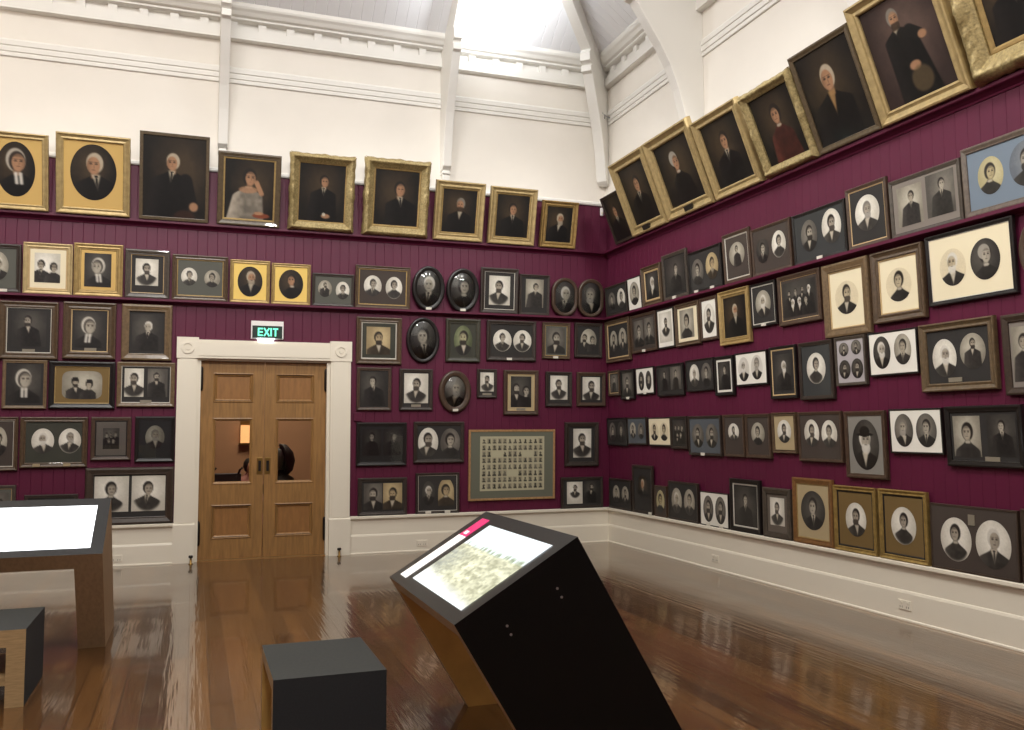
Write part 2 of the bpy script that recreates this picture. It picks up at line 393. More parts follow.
def picture(code, bg, X, Y, a, seed):
    """X, Y arrays in 0..1 (Y downward), a = width/height. returns sRGB 0..255"""
    rnd = random.Random(seed)
    u = (X - .5) * a; v = Y
    c0, c1 = (np.array(c, float) for c in BGS[bg])
    hal = np.clip(1 - np.sqrt(((u - rnd.uniform(-.1, .1)) / (.55 * max(a, .6))) ** 2 + ((v - .4) / .6) ** 2), 0, 1)
    n = vnoise(X * 5, Y * 5, seed) * .5 + vnoise(X * 13, Y * 13, seed + 3) * .5
    k = np.clip(hal * 1.3 + (n - .5) * .35, 0, 1)[..., None]
    rgb = c0 * (1 - k) + c1 * k
    kind, mod = code[0], code[1:]
    if kind == 'G':      # sheet with rows of tiny heads
        rgb = np.ones_like(rgb) * np.array((176, 170, 142))
        cols, rows = 12, 8
        gx = (X - .02) / .96 * cols; gy = (Y - .03) / .94 * rows
        ci, ri = np.floor(gx), np.floor(gy); fx, fy = gx - ci - .5, gy - ri - .5
        h1 = hashn(ci, ri, 3.1); h2 = hashn(ci, ri, 5.7)
        inside = (gx > 0) & (gx < cols) & (gy > 0) & (gy < rows)
        gap = ((ri == 2) & ((ci == 2) | (ci == 3) | (ci == 8) | (ci == 9))) | ((ri == 5) & ((ci == 5) | (ci == 6)))
        card = (np.abs(fx) < .38) & (np.abs(fy) < .42) & inside & ~gap & (h1 > .25)
        rgb[card] = (150, 144, 120)
        head = (np.hypot(fx / .17, (fy + .12) / .2) < 1) & inside & ~gap
        body = (np.hypot(fx / (.3 + .08 * h2), (fy - .36) / .3) < 1) & (fy < .4) & inside & ~gap
        dk = (40 + 60 * h2)[..., None] * np.array((1, .95, .82))
        rgb[body] = dk[body]; rgb[head] = (dk * .8 + 30 * h1[..., None])[head]
        return np.clip(rgb, 0, 255)
    if kind == 'p':
        r = .145
        sp = min(a * .24, .23)
        rgb = one_figure(rgb, u, v, -sp, .40, r, rnd.choice('mb'), '', bg if bg != 'w' else 'l', rnd)
        rgb = one_figure(rgb, u, v, sp, .47, r * .95, 'w', '', bg if bg != 'w' else 'l', rnd)
        if 'h' in mod:      # bowler hat and dark bonnet
            for hx, hy, bw in ((-sp, .40, 1.15), (sp, .47, .95)):
                hat = np.maximum(sst(1.1, .9, np.sqrt(((u - hx) / (r * .72)) ** 2 + ((v - hy + r * .75) / (r * .55)) ** 2)), sst(1.1, .9, np.sqrt(((u - hx) / (r * bw)) ** 2 + ((v - hy + r * .5) / (r * .16)) ** 2)))[..., None]
                rgb = rgb * (1 - hat) + np.array((30, 27, 24.)) * hat
    elif kind == 'g':
        nx = max(3, int(a * 3.2))
        for row, (yy, rr) in enumerate(((.3, .085), (.58, .1))):
            for i in range(nx - row):
                rgb = one_figure(rgb, u, v, (i + .5 + row * .5 - nx / 2) * a * .8 / nx, yy + rnd.uniform(-.03, .03), rr, rnd.choice('mbwX'), '', bg, rnd)
    else:
        if kind == 'n':
            r, hy, kind, hx = .125, .28, rnd.choice('mbBw'), rnd.uniform(-.05, .05)
        elif 's' in mod: r, hy, hx = (.10, .32, -.02) if bg == 'k' else (.088, .2, -.06)
        elif 'z' in mod: r, hy, hx = .135, .30, .0
        elif 'h' in mod: r, hy, hx = .10, .30, .03
        elif 'f' in mod or 'g' in mod or bg == 'k' and kind in 'ML' : r, hy, hx = .13, .34, rnd.uniform(-.03, .05)
        elif bg == 'k': r, hy, hx = .18, .36, 0.02
        else: r, hy, hx = .2, .40, rnd.uniform(-.02, .02)
        if bg in 'ef': r, hy = .22, .36
        elif bg == 'w' and 'v' in mod and a < 1.1: r, hy = .175, .36
        r = min(r, .31 * a)
        rgb = one_figure(rgb, u, v, hx, hy, r, kind, mod, bg, rnd)
        if 't' in mod:      # wide-brimmed hat
            hat = np.maximum(sst(1.1, .9, np.sqrt(((u - hx) / (r * .7)) ** 2 + ((v - hy + r * .8) / (r * .55)) ** 2)), sst(1.1, .9, np.sqrt(((u - hx) / (r * 1.2)) ** 2 + ((v - hy + r * .5) / (r * .17)) ** 2)))[..., None]
            rgb = rgb * (1 - hat) + np.array((26, 23, 20.)) * hat
    rgb = rgb * (1 + .06 * (vnoise(X * 40, Y * 40, seed + 9) - .5))[..., None]
    return np.clip(rgb, 0, 255)

def srgb2lin(c):
    c = np.clip(c / 255.0, 0, 1)
    return np.where(c <= .04045, c / 12.92, ((c + .055) / 1.055) ** 2.4)

def grid_mesh(name, nx, ny, pos_fn, col_fn, mat):
    """grid of (nx x ny) quads; pos_fn(s,t)->xyz arrays for s,t in 0..1 (t downward); col_fn(X,Y) -> rgb"""
    s, t = np.meshgrid(np.linspace(0, 1, nx + 1), np.linspace(0, 1, ny + 1))
    P, X, Y = pos_fn(s, t)
    col = srgb2lin(col_fn(X, Y))
    nv = (nx + 1) * (ny + 1)
    me = bpy.data.meshes.new(name)
    i = np.arange(nv).reshape(ny + 1, nx + 1)
    q = np.stack([i[:-1, :-1], i[1:, :-1], i[1:, 1:], i[:-1, 1:]], -1).reshape(-1, 4)
    me.vertices.add(nv); me.loops.add(q.size); me.polygons.add(len(q))
    me.vertices.foreach_set('co', P.reshape(-1, 3).astype(np.float32).ravel())
    me.loops.foreach_set('vertex_index', q.astype(np.int32).ravel())
    me.polygons.foreach_set('loop_start', (np.arange(len(q)) * 4).astype(np.int32))
    me.polygons.foreach_set('use_smooth', np.ones(len(q), bool))
    me.update(calc_edges=True)
    at = me.attributes.new('picture', 'FLOAT_COLOR', 'POINT')
    rgba = np.ones((nv, 4), np.float32); rgba[:, :3] = col.reshape(-1, 3)
    at.data.foreach_set('color', rgba.ravel())
    me.materials.append(mat)
    me.validate()
    return bpy.data.objects.new(name, me)

def flat_picture(name, x0, x1, z0, z1, y, code, bg, seed, mat, ppm, shape='r', dome=0.0):
    w, h = x1 - x0, z1 - z0
    nx = max(14, min(110, int(w * ppm))); ny = max(16, min(130, int(h * ppm)))
    cx, cz = (x0 + x1) / 2, (z0 + z1) / 2
    def pos(s, t):
        a, b = 2 * s - 1, 2 * t - 1
        if shape == 'o':
            a, b = a * np.sqrt(1 - b * b / 2), b * np.sqrt(1 - a * a / 2)
        elif shape == 'R':
            a2 = a * np.sqrt(1 - (b ** 6) * .25); b2 = b * np.sqrt(1 - (a ** 6) * .25); a, b = a2, b2
        elif shape == 'a':
            top = np.clip(-b, 0, 1); a = a * np.sqrt(1 - top * top * .75)
        elif shape == 'S':      # stadium
            k = min(1.0, w / h)
            yy = b / k if False else b
            cap = np.clip((np.abs(b) - (1 - k)) / k, 0, 1)
            a = a * np.sqrt(np.clip(1 - cap * cap, 0, 1))
        X, Y = (a + 1) / 2, (b + 1) / 2
        dz = dome * np.clip(1 - a * a - b * b, 0, 1) if dome else 0 * a
        P = np.stack([cx + a * w / 2, y - dz, cz - b * h / 2], -1)
        return P, X, Y
    return grid_mesh(name, nx, ny, pos, lambda X, Y: picture(code, bg, X, Y, w / h, seed), mat)

# ------------------------------------------------------------------ frames
PROF = {
 'bevel': [(0, None), (0, .02), (.08, .16), (.3, .2), (.8, .05), (.92, .06), (1, .02), (1, -.22)],
 'scoop': [(0, None), (0, .05), (.06, .22), (.2, .26), (.34, .14), (.6, .02), (.76, .06), (.84, .10), (.94, .06), (1, -.02), (1, -.25)],
 'flat': [(0, None), (0, .06), (.05, .1), (.85, .1), (.92, .07), (1, .03), (1, -.18)],
}
def loop_pts(shape, hw, hh, n):
    """outline points (x,z) about centre with outward normals"""
    out = []
    for k in range(n):
        a = 2 * PI * k / n
        if shape == 'oval':
            c, s = math.cos(a), math.sin(a)
            nx, nz = c / hw, s / hh; l = math.hypot(nx, nz)
            out.append(((hw * c, hh * s), (nx / l, nz / l)))
        else:
            st = hh - hw
            c, s = math.cos(a), math.sin(a)
            out.append(((hw * c, hw * s + (st if s > 0 else -st if s < 0 else 0)), (c, s)))
    return out

def frame_round(shape, w, h, fw, th, prof, name, mat, parent, zc):
    mb = MB(); n = 56
    base = loop_pts(shape, w / 2, h / 2, n)
    rings = []
    for t, f in prof:
        y = th if f is None else -f * fw
        rings.append([mb.vert((p[0] - nn[0] * fw * t, y, zc + p[1] - nn[1] * fw * t)) for p, nn in base])
    for r0, r1 in zip(rings, rings[1:]):
        for j in range(n):
            mb.face((r0[j], r0[(j + 1) % n], r1[(j + 1) % n], r1[j]), 0, True)
    return mb.build(name, mat, parent, fix=False)

def frame_rect(x0, x1, z0, z1, fw, th, prof, name, mat, parent, ornate=False, seed=0, y0=0.0):
    mb = MB()
    sides = [((x0, z0), (x1, z0), (0, 1)), ((x1, z0), (x1, z1), (-1, 0)), ((x1, z1), (x0, z1), (0, -1)), ((x0, z1), (x0, z0), (1, 0))]
    corners = [(x0, z0, 1, 1), (x1, z0, -1, 1), (x1, z1, -1, -1), (x0, z1, 1, -1)]
    if not ornate:
        rings = []
        for t, f in prof:
            y = th if f is None else -f * fw
            rings.append([mb.vert((cx + sx * fw * t, y0 + y, cz + sz * fw * t)) for cx, cz, sx, sz in corners])
        for r0, r1 in zip(rings, rings[1:]):
            for j in range(4):
                mb.face((r0[j], r0[(j + 1) % 4], r1[(j + 1) % 4], r1[j]), 0)
        return mb.build(name, mat, parent, fix=False)
    N = 34; T = 12
    for si in range(4):
        c0 = corners[si]; c1 = corners[(si + 1) % 4]
        grid = []
        for i in range(N + 1):
            q = i / N; row = []
            for j in range(T + 1):
                t = j / T
                ax = c0[0] + c0[2] * fw * t; az = c0[1] + c0[3] * fw * t
                bx = c1[0] + c1[2] * fw * t; bz = c1[1] + c1[3] * fw * t
                x = ax + (bx - ax) * q; z = az + (bz - az) * q
                base = .10 + .16 * math.sin(PI * min(1, t * 1.25))
                ends = max(0, 1 - min(q, 1 - q) * 6)
                mid = max(0, 1 - abs(q - .5) * 9)
                band = math.exp(-((t - .38) / .24) ** 2)
                scroll = band * (.10 * abs(math.sin(q * PI * 9 + 3 * t)) + .08 * abs(math.sin(q * PI * 17 + seed + 9 * t)))
                f = base + scroll + .18 * band * (ends + mid)
                if t > .9: f = .02
                edge = 0
                if t == 0:
                    f = -.1
                    edge = fw * (.10 * (ends + mid) + .03 * math.sin(q * PI * 14))
                nx, nz = sides[si][2]
                row.append(mb.vert((x - nx * edge, y0 - f * fw, z - nz * edge)))
            grid.append(row)
        for i in range(N):
            for j in range(T):
                mb.face((grid[i][j], grid[i + 1][j], grid[i + 1][j + 1], grid[i][j + 1]), 0, True)
        # back wall of the frame
        for i in range(N):
            a = mb.v[grid[i][0]]; b = mb.v[grid[i + 1][0]]
            ia = mb.vert((a[0], y0 + th, a[2])); ib = mb.vert((b[0], y0 + th, b[2]))
            mb.face((grid[i][0], ia, ib, grid[i + 1][0]), 0)
        for i in range(N):
            a = mb.v[grid[i][T]]; b = mb.v[grid[i + 1][T]]
            ia = mb.vert((a[0], y0 + fw * .2, a[2])); ib = mb.vert((b[0], y0 + fw * .2, b[2]))
            mb.face((grid[i][T], grid[i + 1][T], ib, ia), 0)
    return mb.build(name, mat, parent, fix=False)

def make_frame(idx, d):
    (wall, row, u, z, w, h, lean, off, style, fw, slip, mt, pics, tags, shape, glass, label) = d
    painting = row == 'A'
    name = 'oil_painting' if painting else 'framed_photograph'
    grp = {'A': 'oil paintings in the top row', 'B': 'framed portraits standing on the picture shelf', 'F': 'framed portraits standing on the dado'}.get(row, 'framed portraits hung below the shelf')
    grp += ' on the back wall' if wall == 'B' else ' on the right wall'
    root = thing(name, label, 'painting' if painting else 'framed portrait', group=grp)
    if wall == 'B':
        root.location = (u, D - off, z); rz = 0
    else:
        root.location = (W - off, u, z); rz = -PI / 2
    root.rotation_euler = (math.radians(lean), 0, rz)
    dist = D if wall == 'B' else max(5.0, u)
    ppm = 887 / dist * 1.15
    fwm = fw * min(w, h) if shape == 'rect' else fw * w
    th = .05 if painting else .026
    if style == 'gilt' and painting: style = 'giltdull'
    fm = FM[style]
    x0, x1, z0, z1 = -w / 2, w / 2, 0, h
    gl = glass
    if shape != 'rect':
        kind = 'oval' if shape == 'oval' else 'oblong'
        frame_round(kind, w, h, fwm, th, [(0, None), (0, .1), (.12, .3), (.4, .38), (.72, .2), (.85, .22), (1, .08), (1, -.1)], 'frame', fm, root, h / 2)
        _, _, _, _, _, code, bg = pics[0]
        iw, ih = w - 2 * fwm * .96, h - 2 * fwm * .96
        dome = .03 if shape == 'oval' else .012
        ph = flat_picture('photograph', -iw / 2, iw / 2, h / 2 - ih / 2, h / 2 + ih / 2, fwm * .08, code, bg, idx * 7 + 1, M['photo'], ppm, 'o' if shape == 'oval' else 'S', dome)
        link(ph, root)
        g = flat_picture('convex_glass', -iw / 2, iw / 2, h / 2 - ih / 2, h / 2 + ih / 2, fwm * .08 - .004, code, bg, 1, M['glass'], 50, 'o' if shape == 'oval' else 'S', dome + .012)
        link(g, root)
        yin = 0
    else:
        prof = 'flat' if style in ('thin', 'pine') or fw < .055 else ('scoop' if style in ('gilt', 'giltdull', 'giltw', 'giltd', 'darkgilt', 'brown', 'oak2') else 'bevel')
        frame_rect(x0, x1, z0, z1, fwm, th, PROF[prof], 'frame', fm, root, style == 'ornate', idx)
        ins = fwm; yin = fwm * .1
        if slip:
            sc, sf = slip.split(); sw = float(sf) * min(w, h)
            frame_rect(x0 + ins, x1 - ins, z0 + ins, z1 - ins, sw, fwm * .24, [(0, None), (0, -.1), (.2, .05), (.7, .0), (1, -.3), (1, -.6)], 'slip', SL[sc], root, y0=fwm * .06)
            ins += sw * .98
        a0, a1, b0, b1 = x0 + ins, x1 - ins, z0 + ins, z1 - ins
        yin = fwm * .16
        ym = yin
        if mt:
            mb = MB(); mb.box(a0 - .004, a1 + .004, ym, ym + .004, b0 - .004, b1 + .004)
            mb.build('mat', MT[mt], root)
        pm = M['painting'] if painting else M['photo']
        for k, (sh, cx, cy, pw, ph_, code, bg) in enumerate(pics):
            iw, ih = a1 - a0, b1 - b0
            px, pz = a0 + cx * iw, b1 - cy * ih
            full = pw >= .99
            e = .004 if full else 0
            o = flat_picture('canvas' if painting else 'photograph', px - pw * iw / 2 - e, px + pw * iw / 2 + e, pz - ph_ * ih / 2 - e, pz + ph_ * ih / 2 + e, ym - (.002 if mt else 0), code, bg, idx * 7 + k + 1, pm, ppm, sh)
            link(o, root)
            if mt in ('wh', 'cr', 'dk', 'br', 'gd', 'gdb', 'gdd', 'gm') and sh == 'o' and not painting:
                pass
        if gl:
            mb = MB(); mb.box(a0 - .003, a1 + .003, ym - .009, ym - .007, b0 - .003, b1 + .003)
            mb.build('glass', M['glass'], root)
    for tg in filter(None, tags.split(',')):
        kind, fx = tg[0], float(tg[1:])
        tx = x0 + fx * w
        tw, thh = (.075, .032) if kind in 'wt' else (.13, .035)
        mb = MB()
        if kind in 'wt':
            zc = max(fwm * .5, .018); yy = -fwm * .22 - .004
            if shape != 'rect': zc = fwm * .45; yy = -fwm * .4 - .006
            mb.box(tx - tw / 2, tx + tw / 2, yy - .002, yy + .012, zc - thh / 2, zc + thh / 2)
            mb.build('caption_tag', M['tagwhite' if kind == 'w' else 'tagtan'], root)
        elif kind == 'T':
            mb.box(tx - .03, tx + .03, yin - .006, yin - .001, h * .8 - .04, h * .8 + .04)
            mb.build('caption_tag', M['plate'], root)
        elif kind == 'g':
            mb.box(tx - .09, tx + .09, -fwm * .2 - .006, -fwm * .05, fwm * .5 - .03, fwm * .5 + .03)
            mb.build('nameplate', M['plaque'], root)
        else:
            zc = fwm * 1.35
            mb.box(tx - tw / 2, tx + tw / 2, yin - .006, yin - .001, zc - thh / 2, zc + thh / 2)
            mb.build('caption_plate', M['plate'], root)
    return root

FRAMES = [
('B', 'A', -2.0053, 4.186, 0.6786, 0.8798, 14.1, 0.1, 'gilt', 0.1, '', 'gd', [('o', 0.5, 0.47, 0.74, 0.84, 'c', 'k')], '', 'rect', 0, 'gilt-framed oval painting of old lady in white lace bonnet, far left of top row'),
('B', 'A', -1.1857, 4.186, 0.8045, 0.938, 14.18, 0.1, 'gilt', 0.1, '', 'gd', [('o', 0.5, 0.46, 0.78, 0.84, 'V', 'k')], '', 'rect', 0, 'gilt-framed oval painting of white-haired man in black, second from left in top row'),
('B', 'A', -0.2832, 4.186, 0.7973, 1.0439, 14.22, 0.1, 'bronze', 0.05, '', '', [('r', 0.5, 0.5, 1.0, 1.0, 'Vs', 'k')], '', 'rect', 0, 'tall dark painting of seated white-haired man in thin bronze frame, right of gilt ovals'),
('B', 'A', 0.5983, 4.186, 0.761, 0.9006, 14.03, 0.1, 'bronze', 0.085, 'gold .03', '', [('r', 0.5, 0.5, 1.0, 1.0, 'Lz', 'k')], '', 'rect', 0, 'painting of seated woman in grey dress and bonnet, dark frame with gold slip'),
('B', 'A', 1.5022, 4.186, 0.8281, 0.9739, 14.06, 0.1, 'ornate', 0.13, 'gold .02', '', [('r', 0.5, 0.5, 1.0, 1.0, 'Mh', 'k')], '', 'rect', 0, 'ornate gilt painting of dark-haired man with white cravat and clasped hands'),
('B', 'A', 2.4795, 4.186, 0.8739, 1.0048, 14.06, 0.1, 'ornate', 0.135, 'gold .03', '', [('r', 0.5, 0.5, 1.0, 1.0, 'Mf', 'k')], '', 'rect', 0, 'largest ornate gilt painting on back wall, half-length man in dark coat'),
('B', 'A', 3.3545, 4.186, 0.698, 0.7968, 14.29, 0.1, 'gilt', 0.13, 'gold .03', '', [('r', 0.5, 0.5, 1.0, 1.0, 'Bf', 'k')], '', 'rect', 0, 'plain gilt painting of dark-bearded man, directly right of largest ornate painting'),
('B', 'A', 4.1263, 4.186, 0.6852, 0.783, 14.37, 0.1, 'gilt', 0.125, 'gold .03', '', [('r', 0.5, 0.5, 1.0, 1.0, 'Mg', 'k')], '', 'rect', 0, 'plain gilt painting of clean-shaven man turned sideways, second from right on back wall'),
('B', 'A', 4.8323, 4.186, 0.5453, 0.6553, 14.29, 0.1, 'darkgilt', 0.13, 'gold .02', '', [('r', 0.5, 0.5, 1.0, 1.0, 'Xf', 'k')], '', 'rect', 0, 'smallest gilt painting of back wall top row, white-bearded man, nearest the corner'),
('R', 'A', 10.8615, 4.186, 0.5333, 0.6874, 21.34, 0.1, 'dark', 0.08, '', '', [('r', 0.5, 0.5, 1.0, 1.0, 'Mf', 'k')], '', 'rect', 0, 'small dark-framed painting leaning in the corner at start of right wall'),
('R', 'A', 10.115, 4.186, 0.9327, 1.0142, 21.5, 0.1, 'gilt', 0.14, '', '', [('r', 0.5, 0.5, 1.0, 1.0, 'Mg', 'k')], 'g.45', 'rect', 0, 'gilt painting of man in black suit, second from corner on right wall'),
('R', 'A', 9.1084, 4.186, 1.0282, 1.0195, 21.19, 0.1, 'gilt', 0.13, '', '', [('r', 0.5, 0.5, 1.0, 1.0, 'Lg', 'k')], 'g.5', 'rect', 0, 'gilt painting of dark-haired woman in black, third from corner on right wall'),
('R', 'A', 8.121, 4.186, 0.87, 0.9188, 21.31, 0.1, 'gilt', 0.12, '', '', [('r', 0.5, 0.5, 1.0, 1.0, 'Mf', 'k')], '', 'rect', 0, 'gilt painting of young man with dark curly hair, fourth from corner on right wall'),
('R', 'A', 7.2078, 4.186, 0.808, 0.886, 22.43, 0.1, 'ornate', 0.12, '', '', [('r', 0.5, 0.5, 1.0, 1.0, 'Lr', 'k')], '', 'rect', 0, 'ornate gilt painting of long-faced sitter in dark red, fifth from corner, right wall'),
('R', 'A', 6.3869, 4.186, 0.8073, 0.9589, 21.46, 0.1, 'bronze', 0.07, '', '', [('r', 0.5, 0.5, 1.0, 1.0, 'Vfw', 'k')], '', 'rect', 0, 'thin bronze-framed painting of white-haired man with pale waistcoat, between two gilt frames'),
('R', 'A', 5.4946, 4.186, 0.9409, 1.0591, 21.3, 0.1, 'gilt', 0.115, '', '', [('r', 0.5, 0.5, 1.0, 1.0, 'Bs', 'q')], '', 'rect', 0, 'large gilt painting of bearded man in black, arm resting on chair'),
('R', 'A', 4.5606, 4.186, 0.8606, 1.1164, 19.57, 0.1, 'ornate', 0.2, 'gold .05', '', [('r', 0.5, 0.5, 1.0, 1.0, 'Mf', 'k')], '', 'rect', 0, 'huge ornate gilt painting cut off at upper right corner'),
('B', 'B', -2.1665, 3.2115, 0.4653, 0.5635, 5.01, 0.055, 'dark', 0.11, '', 'gm', [('o', 0.47, 0.45, 0.62, 0.72, 'V', 'l')], 'w.62', 'rect', 0, 'dark-framed oval portrait cut off at left edge, on picture shelf'),
('B', 'B', -1.6536, 3.2115, 0.525, 0.6013, 5.0, 0.055, 'giltw', 0.11, 'tan .03', 'cr', [('r', 0.48, 0.48, 0.72, 0.76, 'p', 'w')], '', 'rect', 0, 'pale gilt frame with photograph of seated figures, leftmost gold frame on the shelf'),
('B', 'B', -1.1127, 3.2115, 0.5383, 0.6283, 5.03, 0.055, 'gilt', 0.11, 'gold .04', 'gd', [('r', 0.48, 0.5, 0.78, 0.86, 'cb', 'd')], '', 'rect', 0, 'gold frame with photograph of figure in white cap, second gold frame on shelf'),
('B', 'B', -0.5684, 3.2115, 0.5029, 0.5948, 5.0, 0.055, 'darkgrey', 0.13, 'tan .015', 'dk', [('r', 0.48, 0.45, 0.72, 0.72, 'bv', 'w')], '', 'rect', 0, 'grey-brown frame with small pale photograph of bearded man, beside gold frame on shelf'),
('B', 'B', 0.0392, 3.2115, 0.6544, 0.5615, 5.0, 0.055, 'brown', 0.1, 'gold .02', 'gm', [('o', 0.25, 0.47, 0.36, 0.52, 'm', 'w'), ('o', 0.77, 0.5, 0.36, 0.5, 'w', 'l')], '', 'rect', 0, 'brown frame, two small ovals in green-grey mat, left of paired gold frames'),
('B', 'B', 0.6337, 3.2115, 0.4847, 0.5388, 4.99, 0.055, 'gilt', 0.09, '', 'gdb', [('o', 0.5, 0.5, 0.76, 0.84, 'X', 'k')], '', 'rect', 0, 'gold-framed dark oval portrait of man, left one of the pair above the exit sign'),
('B', 'B', 1.1394, 3.2115, 0.4903, 0.5233, 4.99, 0.055, 'gilt', 0.09, '', 'gdb', [('o', 0.5, 0.5, 0.76, 0.86, 'w', 'k')], '', 'rect', 0, 'gold-framed dark oval portrait of woman, right one of the pair above exit sign'),
('B', 'B', 1.6776, 3.2115, 0.542, 0.427, 5.0, 0.055, 'dark', 0.09, '', 'gm', [('o', 0.27, 0.46, 0.38, 0.62, 'n', 'l'), ('o', 0.76, 0.5, 0.38, 0.66, 'm', 'w')], '', 'rect', 0, 'dark landscape frame with two ovals, above right end of door casing'),
('B', 'B', 2.3297, 3.2115, 0.7367, 0.5631, 5.02, 0.055, 'brown', 0.08, 'gold .025', 'br', [('o', 0.28, 0.47, 0.38, 0.62, 'm', 'w'), ('o', 0.74, 0.5, 0.36, 0.66, 'wv', 'w')], '', 'rect', 0, 'wide brown frame, man and woman in white ovals, first right of door on shelf'),
('B', 'B', 2.9532, 3.2115, 0.4493, 0.6005, 5.0, 0.055, 'black', 0.13, '', '', [('o', 0.5, 0.5, 1.0, 1.0, 'V', 'd')], 'w.5', 'oval', 0, 'black convex oval of white-haired man, left one of two ovals on shelf'),
('B', 'B', 3.4349, 3.2115, 0.4616, 0.597, 5.0, 0.055, 'black', 0.13, '', '', [('o', 0.5, 0.5, 1.0, 1.0, 'Lv', 'd')], 'w.5', 'oval', 0, 'black convex oval of pale woman, right one of two ovals on shelf'),
('B', 'B', 3.9685, 3.2115, 0.5545, 0.6331, 4.85, 0.055, 'dark', 0.1, 'silver .015', 'dk', [('r', 0.5, 0.49, 0.72, 0.8, 'bv', 'w')], '', 'rect', 0, 'dark upright frame with pale portrait of bearded man, right of shelf ovals'),
('B', 'B', 4.4889, 3.2115, 0.4564, 0.5703, 4.87, 0.055, 'dark', 0.08, '', 'dk', [('r', 0.5, 0.46, 0.7, 0.8, 'n', 'l')], '', 'rect', 0, 'narrow dark frame with seated man in light waistcoat, left of two round-ended frames'),
('B', 'B', 4.9534, 3.2115, 0.3993, 0.55, 5.0, 0.055, 'brown2', 0.13, '', '', [('o', 0.5, 0.5, 1.0, 1.0, 'V', 'd')], '', 'oblong', 0, 'round-ended brown frame of bald man, left one of two by the corner'),
('B', 'B', 5.3608, 3.2115, 0.4024, 0.5541, 5.0, 0.055, 'brown2', 0.13, '', '', [('o', 0.5, 0.5, 1.0, 1.0, 'B', 'd')], '', 'oblong', 0, 'round-ended brown frame in the corner end of back wall shelf'),
('B', 'C', -1.8351, 2.4426, 0.616, 0.6747, 3.04, 0.032, 'brown', 0.12, 'silver .015', 'dk', [('r', 0.5, 0.46, 0.8, 0.82, 'n', 'd')], 'p.5', 'rect', 0, 'brown frame with dim photograph, silver slip, leftmost under the shelf'),
('B', 'C', -1.192, 2.4576, 0.5745, 0.6773, 3.03, 0.032, 'brown', 0.15, 'tan .02', 'dk', [('r', 0.5, 0.48, 0.86, 0.88, 'cb', 'd')], 'p.52', 'rect', 0, 'brown frame with judge-like figure in white wig and bands, second under shelf'),
('B', 'C', -0.5587, 2.4549, 0.5688, 0.6827, 3.01, 0.032, 'oak', 0.15, '', 'dk', [('r', 0.5, 0.5, 0.84, 0.86, 'Vf', 'd')], '', 'rect', 0, 'light brown frame with white-bearded man on dark ground, third under shelf, nearest door'),
('B', 'C', 2.2894, 2.4723, 0.6042, 0.62, 2.99, 0.032, 'brown', 0.11, 'silver .025', 'gg', [('r', 0.48, 0.5, 0.72, 0.8, 'bb', 's')], '', 'rect', 0, 'brown frame with silver slip, dark-bearded man, top right beside the door casing'),
('B', 'C', 2.8865, 2.5032, 0.4549, 0.6125, 3.0, 0.032, 'black', 0.11, '', '', [('o', 0.5, 0.5, 1.0, 1.0, 'Mo', 'd')], '', 'oval', 0, 'lone black convex oval under the shelf, dim dark portrait'),
('B', 'C', 3.4506, 2.5253, 0.4915, 0.592, 3.0, 0.032, 'darkgreen', 0.13, '', 'gg', [('o', 0.5, 0.5, 0.72, 0.88, 'bb', 'g')], '', 'rect', 0, 'greenish dark frame with oval of black-bearded man, right of lone black oval'),
('B', 'C', 4.1555, 2.5558, 0.7299, 0.5637, 3.02, 0.032, 'dark', 0.1, '', 'dk', [('o', 0.28, 0.5, 0.44, 0.68, 'mv', 'w'), ('o', 0.76, 0.5, 0.44, 0.68, 'bv', 'w')], 'w.45', 'rect', 0, 'wide dark frame with two bright white ovals, middle of row under the shelf'),
('B', 'C', 4.8297, 2.6029, 0.4204, 0.5134, 3.03, 0.032, 'brown', 0.1, 'gold .02', 'gm', [('r', 0.5, 0.5, 0.86, 0.9, 'b', 'm')], 'w.47', 'rect', 0, 'small brown frame with faint grey portrait, right of wide two-oval frame'),
('B', 'C', 5.3339, 2.6301, 0.4318, 0.4986, 3.05, 0.032, 'dark', 0.11, '', 'dk', [('o', 0.5, 0.5, 0.74, 0.82, 'p', 'l')], '', 'rect', 0, 'small dark frame with couple in pale oval, last under shelf by corner'),
('B', 'D', -1.8606, 1.864, 0.4621, 0.5677, 2.01, 0.032, 'oak', 0.08, '', 'dk', [('r', 0.5, 0.48, 0.86, 0.92, 'cb', 'd')], '', 'rect', 0, 'oak frame with dark portrait of lady in white cap, leftmost of fourth row'),
('B', 'D', -1.255, 1.8653, 0.7147, 0.5626, 2.05, 0.032, 'black', 0.11, 'gold .02', 'gdd', [('R', 0.5, 0.5, 0.76, 0.8, 'ph', 'l')], '', 'rect', 0, 'black frame, gold mat, couple in bowler hat and bonnet'),
('B', 'D', -0.5541, 1.8922, 0.6503, 0.5412, 2.01, 0.032, 'oak', 0.09, 'silver .015', 'dk', [('r', 0.25, 0.45, 0.4, 0.8, 'bv', 'w'), ('r', 0.74, 0.45, 0.42, 0.8, 'n', 'm')], 'p.5', 'rect', 0, 'oak frame with one pale and one dark photograph, touching left door casing'),
('B', 'D', 2.229, 1.8602, 0.4588, 0.5656, 2.01, 0.032, 'brown2', 0.09, '', 'dk', [('r', 0.5, 0.5, 0.94, 0.94, 'n', 'd')], '', 'rect', 0, 'dim dark frame with seated couple, top of lower stack beside door'),
('B', 'D', 2.7963, 1.8624, 0.4574, 0.5542, 2.01, 0.032, 'dark', 0.1, '', 'dk', [('r', 0.5, 0.46, 0.9, 0.86, 'bv', 'w')], 'p.5', 'rect', 0, 'dark frame with bright white photograph of bearded man, second right of door'),
